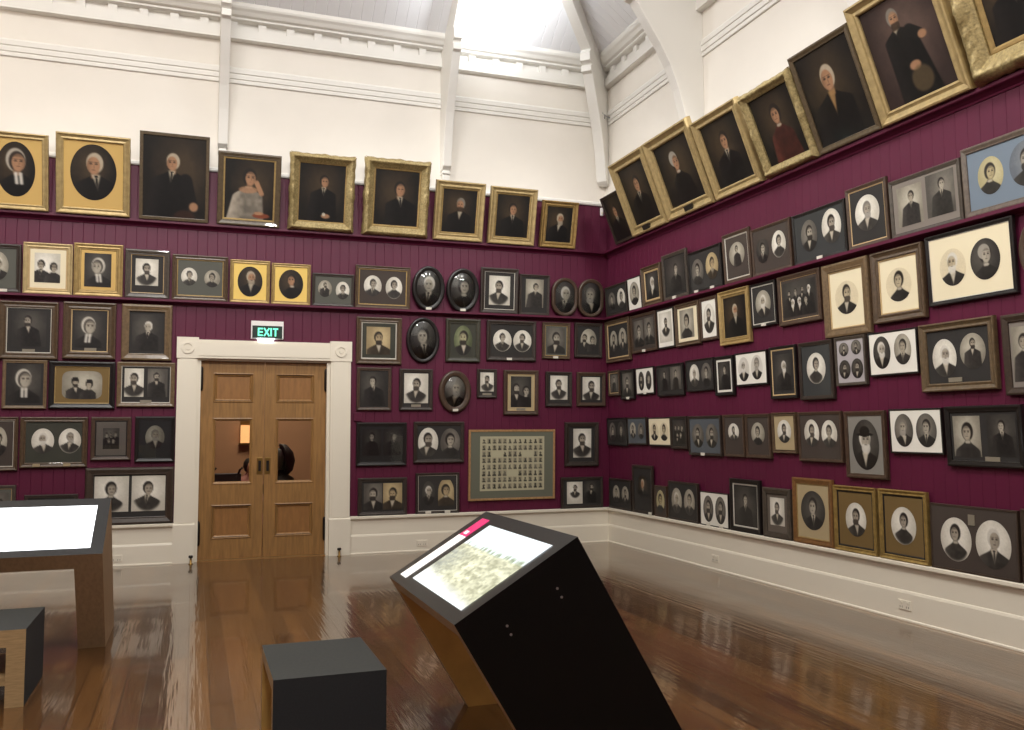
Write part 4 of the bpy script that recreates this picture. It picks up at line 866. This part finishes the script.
# boarded ceiling: two hipped slopes and a flat top
SLOPE = .78; CY, CX, CZ = D - .235, W - .235, 7.02
def board_slope(along_x):
    mb = MB(); bw = .15; g = .006; dp = .008
    rise = (ZT - CZ) / SLOPE
    def P(a, r, d):      # a along the wall, r run from the eaves, d recess
        z = CZ + SLOPE * r + d
        return (a, CY - r, z) if along_x else (CX - r, a, z)
    lo, hi = (XL, CX) if along_x else (YF, CY)
    a = hi
    while a > lo:
        b = max(lo, a - bw)
        rr = lambda q: max(0.0, min(rise, hi - q))
        for (s, e, ds, de) in ((a, a - g, dp, 0), (a - g, b + g, 0, 0), (b + g, b, 0, dp)):
            rs, re = rr(s), rr(e)
            if max(rs, re) > 1e-4:
                mb.poly([P(s, 0, ds), P(e, 0, de), P(e, re, de), P(s, rs, ds)])
        a = b
    return mb
mb = board_slope(True); mb3 = board_slope(False)
rise = (ZT - CZ) / SLOPE
off_ = len(mb.v)
mb.v += mb3.v; mb.f += [tuple(i + off_ for i in f) for f in mb3.f]; mb.mi += mb3.mi; mb.sm += mb3.sm
mb.box(XL - .2, W + .2, YF - .2, D + .16, ZT, ZT + .1)
struct(mb.build('ceiling', M['ceil'], fix=False))

# curved braces with rafters; outline in (distance from wall, height)
def brace_outline(k):
    low = [(.13, 5.16), (.19, 5.2), (.22, 5.35), (.28, 5.62), (.37, 5.9), (.47, 6.12), (.6, 6.36), (.7, 6.55), (.74, 6.62), (.80, 6.64), (.80, 6.72), (.74, 6.74), (.76, 6.76), (.84, 6.78), (.84, 6.9), (.80, 6.95)]
    low = [(d * k, z) for d, z in low]
    dk = low[-1][0]
    up = [(dk + .5, 6.95 + .5 * SLOPE * 1.25), (dk + 1.6, 6.95 + 1.6 * SLOPE), (dk + 2.9, 6.95 + 2.9 * SLOPE)]
    top = [(dk + 2.9, CZ + SLOPE * (dk + 2.9 - .235)), (.235, CZ), (0, CZ)]
    return [(0, 5.16)] + low + up + top
hw = .075
for X0 in (.27, 3.19, -2.65):
    mb = MB(); mb.prism([(D - d, z) for d, z in brace_outline(.82)], X0 - .058, X0 + .058, 'x')
    mb.box(X0 - .045, X0 + .045, D - .10, D, 4.98, 5.16)
    mb.box(X0 - .055, X0 + .055, D - .12, D, 5.1, 5.13)
    struct(mb.build('trim_%d' % n, M['beam'], bevel=.006)); n += 1
for Y0 in (9.03, 6.1, 3.2):
    mb = MB(); mb.prism([(W - d, z) for d, z in brace_outline(1.22)], Y0 - hw, Y0 + hw, 'y')
    mb.box(W - .10, W, Y0 - .045, Y0 + .045, 4.98, 5.16)
    struct(mb.build('trim_%d' % n, M['beam'], bevel=.006)); n += 1
# corner brace on the diagonal with hip rafter
mb = MB(); s2 = math.sqrt(.5)
pts = [(d * 1.15, z) for d, z in brace_outline(.85)[:17]]
dk = pts[-1][0]
pts += [(dk + 1.6, 6.95 + 1.6 * SLOPE * .707), (dk + 3.6, 6.95 + 3.6 * SLOPE * .707), (dk + 3.6, CZ + SLOPE * .707 * (dk + 3.6 - .33)), (.33, CZ), (0, CZ)]
i = len(mb.v); m_ = len(pts)
for sgn in (-1, 1):
    for d, z in pts:
        mb.v.append((W - d * s2 + sgn * hw * s2, D - d * s2 - sgn * hw * s2, z))
mb.face(range(m_)); mb.face(reversed(range(m_, 2 * m_)))
for k in range(m_):
    mb.face((k, m_ + k, m_ + (k + 1) % m_, (k + 1) % m_))
struct(mb.build('trim_%d' % n, M['beam'], bevel=.006)); n += 1

# ------------------------------------------------------------------ door with casing
dr = bpy.data.objects.new('door_1', None); link(dr); dr.location = (.845, D, 0); struct(dr)
def dl(mb, *a, **k): return mb.build(*a, **k)
ox, oy = .845, D
def T(mb):
    mb.v = [(x - ox, y - oy, z) for x, y, z in mb.v]; return mb
mb = MB()
for (a, b, pa, pb) in ((-.205, .03, -.215, .035), (1.66, 1.92, 1.655, 1.93)):
    mb.box(a, b, D - .05, D + .02, .48, 2.5)
    mb.box(a + .03, b - .03, D - .058, D, .48, 2.5)
    mb.box(pa, pb, D - .075, D + .02, 0, .46); mb.prism([(D - .075, .46), (D - .05, .48), (D, .48), (D, .46)], pa, pb, 'x')
mb.box(.03, 1.66, D - .05, D + .02, 2.5, 2.73); mb.box(.03, 1.66, D - .058, D, 2.53, 2.70)
for (a, b) in ((-.215, .04), (1.65, 1.93)):
    mb.box(a, b, D - .066, D + .02, 2.495, 2.755)
    cx = (a + b) / 2; cz = 2.625
    for (ri, ro, yy) in ((.05, .075, .078), (0, .03, .076)):
        nn = 20
        for k in range(nn):
            a0, a1 = 2 * PI * k / nn, 2 * PI * (k + 1) / nn
            pts = [(cx + ri * math.cos(a0), cz + ri * math.sin(a0)), (cx + ro * math.cos(a0), cz + ro * math.sin(a0)), (cx + ro * math.cos(a1), cz + ro * math.sin(a1)), (cx + ri * math.cos(a1), cz + ri * math.sin(a1))]
            if ri == 0: pts = pts[1:3] + [(cx, cz)]
            mb.prism(pts, D - yy, D - .06, 'y')
T(mb).build('door_casing', M['cream'], dr, fix=False)
mb = MB()   # reveal linings
mb.box(.03, .072, D + .0, D + .16, 0, 2.5); mb.box(1.618, 1.66, D + .0, D + .16, 0, 2.5); mb.box(.072, 1.618, D + .0, D + .16, 2.475, 2.5)
T(mb).build('door_jamb', M['cream'], dr)
mb = MB(); mb.box(.072, 1.618, D - .02, D + .16, 0, .012); T(mb).build('threshold', M['dooroak'], dr)
DY = D + .06
for li, (a, b) in enumerate(((.075, .841), (.849, 1.615))):
    st = .148
    if li == 0: i0, i1 = a + st, b - st + .012
    else: i0, i1 = a + st - .012, b - st
    rails = [(.015, .26), (.68, .93), (1.76, 1.955), (2.325, 2.473)]
    mb = MB()
    mb.box(a, i0, DY, DY + .045, .015, 2.473); mb.box(i1, b, DY, DY + .045, .015, 2.473)
    for z0, z1 in rails: mb.box(i0, i1, DY, DY + .045, z0, z1)
    leaf = T(mb).build('door_leaf', M['dooroak'], dr)
    for z0, z1 in ((.26, .68), (1.955, 2.325)):
        mb = MB(); mb.box(i0, i1, DY + .022, DY + .034, z0, z1)
        T(mb).build('door_panel', M['doorpanel'], leaf)
        frame_rect(i0 - ox, i1 - ox, z0, z1, .045, .03, [(0, None), (0, .12), (.2, .22), (.34, .1), (.42, -.3), (.5, -.3), (.56, -.05), (.8, -.2), (1, -.48)], 'panel_moulding', M['dooroak'], leaf, y0=DY - oy)
    z0, z1 = .93, 1.76
    mb = MB(); mb.box(i0, i1, DY + .02, DY + .025, z0, z1); T(mb).build('door_glass', M['pane'], leaf)
    frame_rect(i0 - ox, i1 - ox, z0, z1, .036, .03, [(0, None), (0, .12), (.25, .22), (.5, 0), (.8, -.2), (1, -.55)], 'glazing_bead', M['dooroak'], leaf, y0=DY - oy)
    hx = b - .045 if li == 0 else a + .045
    mb = MB(); mb.box(hx - .034, hx + .034, DY - .006, DY, 1.05, 1.26); pl_ = T(mb).build('pull_plate', M['brass'], leaf, bevel=.004)
    mb = MB(); mb.box(hx - .016, hx + .016, DY - .012, DY - .005, 1.09, 1.22); T(mb).build('recessed_pull', M['iron'], pl_)
    kx = a + .003 if li == 0 else b - .003
    for zz in (.19, 2.1):
        mb = MB(); mb.lathe([(.010, 0), (.02, .02), (.022, .05), (.022, .25), (.02, .28), (.010, .3)], (kx, DY - .02, zz), 12); T(mb).build('hinge', M['iron'], leaf)
# bolt shown between leaves is the dark meeting line itself
# ------------------------------------------------------------------ hall beyond the glass
HY = D + 3.6
mb = MB(); mb.box(-2.2, 4.2, HY, HY + .1, 0, 3.2); mb.box(-2.3, -2.2, D + .17, HY, 0, 3.2); mb.box(4.2, 4.3, D + .17, HY, 0, 3.2)
struct(mb.build('wall_hall', M['hallwall']))
mb = MB(); mb.box(-2.3, 4.3, D + .161, HY + .1, -.12, -.002); struct(mb.build('floor_hall', M['floor']))
mb = MB(); mb.box(-2.3, 4.3, D + .165, HY + .1, 3.2, 3.3); struct(mb.build('ceiling_hall', M['white']))
lm = thing('wall_lamp', 'glowing warm square lamp seen through the left door pane', 'lamp', (.84, HY, 1.40))
mb = MB(); mb.box(-.115, .115, -.10, -.02, 0, .29); mb.build('lamp_shade', M['lampglow'], lm)
mb = MB(); mb.box(-.135, .135, -.12, 0, -.03, 0); mb.box(-.12, .12, -.02, 0, 0, .36); mb.build('bracket', M['brass'], lm)
cs = thing('storage_crate', 'slate blue open crate with two raised handles, behind left door pane', 'crate', (.455, D + 1.5, .0))
mb = MB(); mb.box(-.185, .185, -.13, .13, .85, 1.0); mb.build('body', M['slate'], cs)
mb = MB()
for s in (-1, 1): mb.tube([(s * .175 - .03, -.1, .99), (s * .175 - .01, -.1, 1.05), (s * .175 + .03, -.1, 1.085)], .016, 8)
mb.build('handle', M['iron'], cs)
mb = MB(); mb.box(-.24, .24, -.18, .18, .80, .85); mb.box(-.22, -.17, -.15, .15, 0, .80); mb.box(.17, .22, -.15, .15, 0, .80); mb.build('stand', M['plyin'], cs)
# person seated in the hall, only head and shoulder seen
def skin_body(name, verts, edges, rad, mat, parent=None, sub=2):
    me = bpy.data.meshes.new(name); me.from_pydata(verts, edges, [])
    o = bpy.data.objects.new(name, me); link(o, parent)
    sk = o.modifiers.new('skin', 'SKIN'); me.skin_vertices.new() if not me.skin_vertices else None
    for sv, r in zip(me.skin_vertices[0].data, rad): sv.radius = (r, r)
    me.skin_vertices[0].data[0].use_root = True
    ss = o.modifiers.new('sub', 'SUBSURF'); ss.levels = sub; ss.render_levels = sub
    me.materials.append(mat)
    return o
ps = thing('person', 'dark-haired person in pink, partly seen through the left door pane', 'person', (.825, D + 2.4, 0))
V_ = [(0, 0, .52), (0, 0, .72), (0, 0, .92), (0, 0, 1.05), (0, -.02, 1.14), (0, -.03, 1.22), (-.13, 0, 1.0), (-.2, -.02, .8), (-.15, -.2, .68), (.13, 0, 1.0), (.2, -.02, .8), (.15, -.2, .68),
      (-.1, -.05, .48), (-.12, -.42, .47), (-.12, -.42, .1), (.1, -.05, .48), (.12, -.42, .47), (.12, -.42, .1), (-.12, -.5, .04), (.12, -.5, .04)]
V_ = [(a, b, c - .16 if c > .46 else c * .66) for a, b, c in V_]
E_ = [(0, 1), (1, 2), (2, 3), (3, 4), (4, 5), (3, 6), (6, 7), (7, 8), (3, 9), (9, 10), (10, 11), (0, 12), (12, 13), (13, 14), (0, 15), (15, 16), (16, 17), (14, 18), (17, 19)]
R_ = [.14, .125, .14, .1, .045, .085, .06, .045, .032, .06, .045, .032, .085, .065, .045, .085, .065, .045, .035, .035]
bd = skin_body('body', V_, E_, R_, M['pinkcloth'], ps)
mb = MB(); mb.lathe([(.02, .11), (.07, .095), (.105, .04), (.11, -.02), (.09, -.08), (.05, -.11)], (0, .0, 1.08), 18); mb.build('hair', M['hair'], ps)
mb = MB(); mb.lathe([(.01, .08), (.055, .06), (.068, 0), (.06, -.06), (.03, -.1)], (0, -.055, 1.06), 16); mb.lathe([(.001, .018), (.012, 0), (.016, -.02)], (0, -.125, 1.06), 8); mb.build('face', M['skin'], ps)
st_ = thing('stool_seat', 'plain seat under the person behind the left door pane', 'seat', (.825, D + 2.4, 0))
mb = MB(); mb.box(-.2, .2, -.2, .2, .18, .22); mb.build('seat', M['plyin'], st_)
for sx in (-1, 1):
    for sy in (-1, 1):
        mb = MB(); mb.box(sx * .17 - .02, sx * .17 + .02, sy * .17 - .02, sy * .17 + .02, 0, .18); mb.build('leg', M['plyin'], st_)
# rounded dark and grey shape behind the right pane
ex = thing('mannequin_bust', 'rounded grey bust with wide dark hood behind right door pane', 'mannequin', (1.15, D + 1.3, 0))
mb = MB(); n_ = 24
prof = [(0, 1.42), (.10, 1.40), (.19, 1.30), (.22, 1.17), (.19, 1.04), (.12, .97)]
rings = []
for j in range(n_ + 1):
    a = -PI * .42 + PI * .84 * j / n_
    rings.append([mb.vert((.02 + r * math.sin(a), -r * math.cos(a), z)) for r, z in prof])
for r0, r1 in zip(rings, rings[1:]):
    for k in range(len(prof) - 1): mb.face((r0[k], r1[k], r1[k + 1], r0[k + 1]), 0, True)
hd = mb.build('hood', M['hair'], ex)
so = hd.modifiers.new('thick', 'SOLIDIFY'); so.thickness = .03
hd.rotation_euler = (0, 0, PI * .55)
mb = MB(); mb.lathe([(.03, .16), (.09, .13), (.12, .03), (.11, -.08), (.07, -.16), (.06, -.2)], (-.06, 0, 1.2), 20); mb.build('head', M['greycloth'], ex)
mb = MB(); mb.lathe([(.06, 1.05), (.1, 1.0), (.2, .93), (.23, .8), (.2, .6), (.18, .03), (.22, 0)][::-1], (0, 0, 0), 20); mb.build('torso', M['hair'], ex)

# ------------------------------------------------------------------ exit sign
sg = thing('exit_sign', 'lit green EXIT sign on the door head casing', 'exit sign', (.855, D, 2.76))
mb = MB(); mb.box(-.198, .198, -.075, 0, .165, .225); mb.box(-.198, -.184, -.075, 0, 0, .165); mb.box(.184, .198, -.075, 0, 0, .165); mb.box(-.184, .184, -.04, 0, 0, .165); mb.build('housing', M['plastic'], sg, fix=False)
mb = MB(); mb.box(-.184, .184, -.068, -.04, .012, .165); mb.build('sign_face', M['signblack'], sg)
mb = MB(); y0, y1 = -.0715, -.068; t = .019; zb, zt = .034, .138
def bar(x0, z0, x1, z1, th):
    d = Vector((x1 - x0, z1 - z0)).normalized(); nn = Vector((-d.y, d.x)) * th / 2
    mb.prism([(x0 + nn.x, z0 + nn.y), (x0 - nn.x, z0 - nn.y), (x1 - nn.x, z1 - nn.y), (x1 + nn.x, z1 + nn.y)], y0, y1, 'y')
ex0 = -.117
bar(ex0 + t / 2, zb, ex0 + t / 2, zt, t)
for zz in (zb + t / 2, (zb + zt) / 2, zt - t / 2): bar(ex0 + t, zz, ex0 + .062, zz, t)
bar(ex0 + .077, zb, ex0 + .141, zt, t); bar(ex0 + .077, zt, ex0 + .141, zb, t)
bar(ex0 + .163, zb, ex0 + .163, zt, t)
bar(ex0 + .184, zt - t / 2, ex0 + .25, zt - t / 2, t); bar(ex0 + .217, zb, ex0 + .217, zt - t, t)
mb.build('lettering', M['exitgreen'], sg, fix=False)
mb = MB(); mb.prism([(-.12, 0), (-.10, -.028), (.07, -.028), (.09, 0)], -.07, -.02, 'y'); mb.build('lamp_lens', M['exitlamp'], sg)

# ------------------------------------------------------------------ small wall things
def socket(x, y, z, wall, label):
    o = thing('wall_socket', label, 'socket', (x, y, z), 'sockets in the skirting boards')
    o.rotation_euler = (0, 0, 0 if wall == 'B' else -PI / 2)
    mb = MB(); mb.box(-.07, .07, -.008, 0, -.04, .04); mb.build('faceplate', M['cream'], o, bevel=.003)
    for s in (-1, 1):
        mb = MB(); mb.box(s * .035 - .012, s * .035 + .012, -.012, -.007, .012, .03); mb.build('rocker', M['cream'], o)
        mb = MB()
        for dx in (-.012, .012): mb.box(s * .035 + dx - .003, s * .035 + dx + .003, -.0088, -.0078, -.025, -.008)
        mb.build('pin_slot', M['plate'], o)
socket(2.883, 11.612, 0.106, 'B', 'white socket in skirting between door and kiosk top')
socket(-0.837, 11.612, 0.095, 'B', 'white socket in skirting behind the lit table, left of door')
socket(5.616, 8.842, 0.131, 'R', 'white socket in right wall skirting, below white-matted double portrait')
socket(5.616, 5.981, 0.130, 'R', 'white socket in right wall skirting, near the two large white ovals')
sw = thing('switch_box', 'small maroon painted box on the wall, right of the door casing', 'switch', (2.02, D, 1.72))
mb = MB(); mb.box(-.05, .05, -.03, 0, 0, .11); mb.build('box', M['purple'], sw, bevel=.004)
mb = MB(); mb.box(-.015, .015, -.036, -.029, .035, .075); mb.build('rocker', M['purple'], sw)
sn = thing('wall_sensor', 'small white rounded sensor high in the corner beside leaning painting', 'sensor', (5.575, D, 4.72))
mb = MB(); mb.box(-.022, .022, -.035, 0, 0, .125); mb.build('body', M['plastic'], sn, bevel=.012)
mb = MB(); mb.box(-.012, .012, -.040, -.034, .03, .06); mb.build('lens', M['cream'], sn)
bk = thing('corner_bracket', 'small dark metal hook in the corner by the string course', 'bracket', (W - .12, D - .22, 6.14))
mb = MB(); mb.tube([(.09, .0, .0), (.0, -.0, .03), (-.06, -.06, .03)], .012, 8); mb.build('arm', M['steel'], bk)
mb = MB(); mb.tube([(.0, 0, .02), (.0, 0, -.03)], .01, 8); mb.build('pin', M['iron'], bk)
def doorstop(x, y, label):
    o = thing('door_stop', label, 'door stop', (x, y, 0), 'brass door stops')
    mb = MB(); mb.lathe([(.026, 0), (.026, .006), (.013, .012), (.012, .075)], n=16); mb.build('post', M['brass'], o)
    mb = MB(); mb.lathe([(.02, .075), (.026, .08), (.026, .10), (.02, .106)], n=16); mb.build('buffer', M['iron'], o)
doorstop(-.0, D - .17, 'short brass door stop on floor at left casing of the door')
doorstop(1.78, D - .13, 'short brass door stop on floor at right casing of the door')

# ------------------------------------------------------------------ furniture
def kiosk(name, label, Wd, mats, th, leg):
    """leaning rectangular tube with open ends: local x = reading depth (front at -x), local y = width; origin at the front foot"""
    root = thing(name, label, 'display kiosk')
    A, B, Cc, Dd = (-.452, .757), (.135, 1.11), (.77, 0.0), (0.0, 0.0)   # top-front, top-back, foot-back, foot-front
    ux = Vector((B[0] - A[0], B[1] - A[1])).normalized()
    dn = Vector((Dd[0] - A[0], Dd[1] - A[1])).normalized()
    k = th
    a2 = Vector(A) + dn * k; b2 = Vector(B) + (Vector(Cc) - Vector(B)).normalized() * k
    # cap
    mb = MB()
    mb.prism([A, B, tuple(b2), tuple(a2)], 0, Wd, 'y', mi=0, side_mats=[2, 0, 3, 1])
    cap = mb.build('top_panel', [mats['side'], mats['edge'], mats['top'], mats['inner']], root)
    # legs
    for (w0, w1, outer) in ((0, leg, 0), (Wd - leg, Wd, 1)):
        mb = MB()
        pts = [tuple(a2), tuple(b2), Cc, Dd]
        i = 0
        mb.prism(pts, w0, w1, 'y', mi=0, side_mats=[0, 0, 0, 1])
        o = mb.build('side_panel', [mats['side'], mats['edge'], mats['inner']], root)
        for p in o.data.polygons:
            if abs(p.normal.y) > .9:
                inner = (p.center.y > w0 + leg / 2) if outer == 0 else (p.center.y < w1 - leg / 2)
                p.material_index = 2 if inner else 0
    nrm = Vector((-(B[1] - A[1]), B[0] - A[0])).normalized()
    L = (Vector(B) - Vector(A)).length
    def quad(s0, s1, t0, t1, lift, thick=.004):
        """slab on the top: s along depth 0..1 from front, t along width 0..1"""
        m = MB(); P = lambda s, t, l: (A[0] + ux.x * L * s + nrm.x * l, t * Wd, A[1] + ux.y * L * s + nrm.y * l)
        lo = [P(s0, t0, lift - thick), P(s1, t0, lift - thick), P(s1, t1, lift - thick), P(s0, t1, lift - thick)]
        hi = [P(s0, t0, lift), P(s1, t0, lift), P(s1, t1, lift), P(s0, t1, lift)]
        i = len(m.v); m.v += lo + hi
        for q in ((0, 3, 2, 1), (4, 5, 6, 7), (0, 1, 5, 4), (1, 2, 6, 5), (2, 3, 7, 6), (3, 0, 4, 7)): m.face([i + z for z in q])
        return m, P
    return root, quad, (A, ux, nrm, L)

mk = dict(side=M['black'], edge=M['ply'], top=M['charcoal'], inner=M['plyin'])
ks, quad, info = kiosk('display_kiosk', 'black slanted display kiosk with lit townscape screen, in the foreground', 1.354, mk, .075, .075)
ks.location = (1.532, 3.77, 0)
A, ux, nrm, Lk_ = info
def townscape(X, Y):
    s = X; t = Y
    rgb = np.ones(X.shape + (3,)) * np.array((238, 246, 248.))
    hz = .33 + .03 * (vnoise(X * 14, X * 0, 4) - .5)
    m = sst(-.01, .02, t - hz)[..., None]
    land = np.array((206, 206, 176.)) + 50 * (vnoise(X * 16, Y * 20, 2)[..., None] - .5) + 60 * (vnoise(X * 38, Y * 46, 8)[..., None] - .5)
    rgb = rgb * (1 - m) + land * m
    tr = (np.clip(1 - np.abs(t - hz + .015) / .05, 0, 1) * sst(.3, .75, vnoise(X * 46, Y * 9, 5)))[..., None]
    rgb = rgb * (1 - tr) + np.array((150, 164, 132.)) * tr
    dk = (sst(.45, .0, X) * sst(.36, .5, t) * sst(.9, .7, t) * (.3 + .7 * vnoise(X * 40, Y * 40, 11)))[..., None] * .75
    rgb = rgb * (1 - dk) + np.array((140, 148, 146.)) * dk
    wt = (sst(.78, .95, t + .14 * (.5 - X)))[..., None]
    rgb = rgb * (1 - wt) + np.array((248, 252, 252.)) * wt
    return rgb
def scr_pos(s0, s1, t0, t1, lift, Wd):
    def f(s, t):
        # picture x runs from far side (s=0) to near side; picture top at the back edge
        d = s1 + (s0 - s1) * t; wv = (t1 + (t0 - t1) * s) * Wd
        P = np.stack([A[0] + ux.x * Lk_ * d + nrm.x * lift, wv, A[1] + ux.y * Lk_ * d + nrm.y * lift], -1)
        return P, s, t
    return f
sc = grid_mesh('screen', 110, 80, scr_pos(.105, .86, .072, .762, .003, 1.354), townscape, M['screenpic']); link(sc, ks)
m_, _ = quad(.075, .665, .832, .926, .003); m_.build('title_strip', M['stripwhite'], ks)
m_, _ = quad(.665, .91, .832, .926, .003); ps_ = m_.build('title_strip', M['strippink'], ks)
ps_['label'] = 'bright pink end of the title strip'
m_, Pq = quad(.69, .73, .862, .9, .005, .002); m_.build('white_mark', M['stripwhite'], ps_)
for (dx, dz) in ((.30, .47), (.335, .415), (-.075, .47), (-.04, .415)):
    pass
for (sx_, sz_) in [(0.032, 0.883), (0.053, 0.843), (-0.209, 0.735), (-0.191, 0.696)]:
    mb = MB(); mb.tube([(sx_, .002, sz_), (sx_, -.003, sz_)], .006, 10); mb.build('screw', M['steel'], ks)

mt_ = dict(side=M['plybrown'], edge=M['plybrown'], top=M['charcoal'], inner=M['plybrown'])
tb, quad2, info2 = kiosk('display_table', 'wide brown display table with sloping white-lit screen, at left edge', 1.9, mt_, .125, .185)
tb['category'] = 'display table'
tb.rotation_euler = (0, 0, PI / 2)
tb.location = (-.585, 7.37, 0); tb.scale = (1, 1, .98)
m_, _ = quad2(.11, .86, .045, .93, .003); m_.build('screen', M['screenwhite'], tb)

def stool(name, label, w, d, h, loc, rz, th, cross=False):
    o = thing(name, label, 'stool', loc, 'low box stools'); o.rotation_euler = (0, 0, rz)
    # open ends face -x and +x ; sides at y=0 and y=d
    mb = MB(); mb.box(0, w, 0, d, h - th, h)
    top = mb.build('seat', [M['felt'], M['ply'], M['greytop'], M['plyin']], o)
    for p in top.data.polygons:
        p.material_index = 2 if p.normal.z > .9 else 3 if p.normal.z < -.9 else 1 if abs(p.normal.x) > .9 else 0
    for (a, b, s) in ((0, th, -1), (d - th, d, 1)):
        mb = MB(); mb.box(0, w, a, b, 0, h - th)
        l = mb.build('side_panel', [M['felt'], M['ply'], M['plyin']], o)
        for p in l.data.polygons:
            p.material_index = 1 if abs(p.normal.x) > .9 else (0 if p.normal.y * s > .9 else 2)
    if cross:
        mb = MB(); mb.box(.03, w - .03, th, d - th, .12, .17); mb.build('crossbar', M['ply'], o)
stool('box_stool', 'dark grey felt box stool in front of the black kiosk', .53, .715, .45, (.37, 4.318, 0), 0, .062)
stool('box_stool', 'dark grey box stool cut off at left edge, plywood end facing us', .70, .60, .445, (-.90, 5.955, 0), PI / 2, .1, True)

# ------------------------------------------------------------------ pictures
for i_, d_ in enumerate(FRAMES):
    make_frame(i_, d_)

# ------------------------------------------------------------------ light
def area(name, loc, size, power, col, target=None, spread=PI):
    l = bpy.data.lights.new(name, 'AREA'); l.shape = 'SQUARE'; l.size = size; l.energy = power; l.color = col; l.spread = spread
    o = bpy.data.objects.new(name, l); o.location = loc
    if target is not None:
        o.rotation_euler = (Vector(target) - Vector(loc)).to_track_quat('-Z', 'Y').to_euler()
    link(o); return o
def spot(name, loc, target, power, col, ang, blend=.5, r=.06):
    l = bpy.data.lights.new(name, 'SPOT'); l.energy = power; l.color = col; l.spot_size = math.radians(ang); l.spot_blend = blend; l.shadow_soft_size = r
    o = bpy.data.objects.new(name, l); o.location = loc
    o.rotation_euler = (Vector(target) - Vector(loc)).to_track_quat('-Z', 'Y').to_euler()
    link(o); return o
def point(name, loc, power, col, r=.1):
    l = bpy.data.lights.new(name, 'POINT'); l.energy = power; l.color = col; l.shadow_soft_size = r
    o = bpy.data.objects.new(name, l); o.location = loc; link(o); return o
WARM = (1, .84, .64); COOL = (.90, .95, 1.0); NEUT = (1, .93, .84)
EXPOSURE = 0.0
WARM = (1, .86, .69); COOL = (.92, .96, 1.0); NEUT = (1, .985, .955)
area('hall_area_light', (1.0, HY - 1.6, 3.15), 1.2, 50, (1, .9, .74), (1.0, HY - 1.6, 0))
point('left_truss_lamp', (-3.0, 9.6, 6.7), 27, WARM, .06)
point('centre_truss_lamp', (3.0, 9.4, 7.0), 40, COOL, .06)
point('right_truss_lamp', (3.2, 5.2, 7.0), 34, COOL, .08)
spot('roof_uplight', (3.6, 10.5, 6.95), (3.65, 10.95, 7.5), 130, COOL, 165, 1.0, .15)
for lx, pw in ((-2.6, 430), (-.6, 430), (1.4, 380), (3.4, 430), (5.0, 480)):
    spot('track_spotlight', (lx, 5.0, 6.4), (lx, D, 3.5), pw, NEUT, 44, 1.0, .12)
for ly in (10.6, 8.6, 6.6, 4.6, 2.6):
    spot('track_spotlight', (-1.2, ly, 6.4), (W, ly, 3.5), 560, NEUT, 44, 1.0, .12)
area('ceiling_light_rear', (-.5, 6.0, 9.6), 2.4, 380, NEUT, (-.5, 6.0, 0))
area('ceiling_light_front', (0, 0, 9.6), 2.4, 620, NEUT, (0, 0, 0))


# ------------------------------------------------------------------ camera, world, view
cam = bpy.data.cameras.new('camera'); cam.sensor_width = 36; cam.lens = 887.187 / 1024 * 36; cam.clip_end = 100
co = bpy.data.objects.new('camera', cam); link(co)
yaw, pitch, roll = 0.344009, 0.072769, -0.003734
cy, sy, cp, sp, cr, sr = math.cos(yaw), math.sin(yaw), math.cos(pitch), math.sin(pitch), math.cos(roll), math.sin(roll)
fwd = Vector((sy * cp, cy * cp, sp)); right = Vector((cy, -sy, 0)); up = right.cross(fwd)
r2 = right * cr + up * sr; u2 = up * cr - right * sr
R = Matrix((r2, u2, -fwd)).transposed().to_4x4()
R.translation = Vector((0, 0, CAM_H))
co.matrix_world = R
sc_ = bpy.context.scene
sc_.camera = co
w = bpy.data.worlds.new('world'); sc_.world = w; w.use_nodes = True
w.node_tree.nodes['Background'].inputs[0].default_value = (.8, .85, 1, 1); w.node_tree.nodes['Background'].inputs[1].default_value = 0.05
vs = sc_.view_settings
vs.view_transform = 'Standard'; vs.look = 'None'; vs.gamma = 1; vs.use_curve_mapping = False; vs.exposure = EXPOSURE
sc_.cycles.max_bounces = 8; sc_.cycles.transparent_max_bounces = 8
sc_.cycles.sample_clamp_indirect = 4
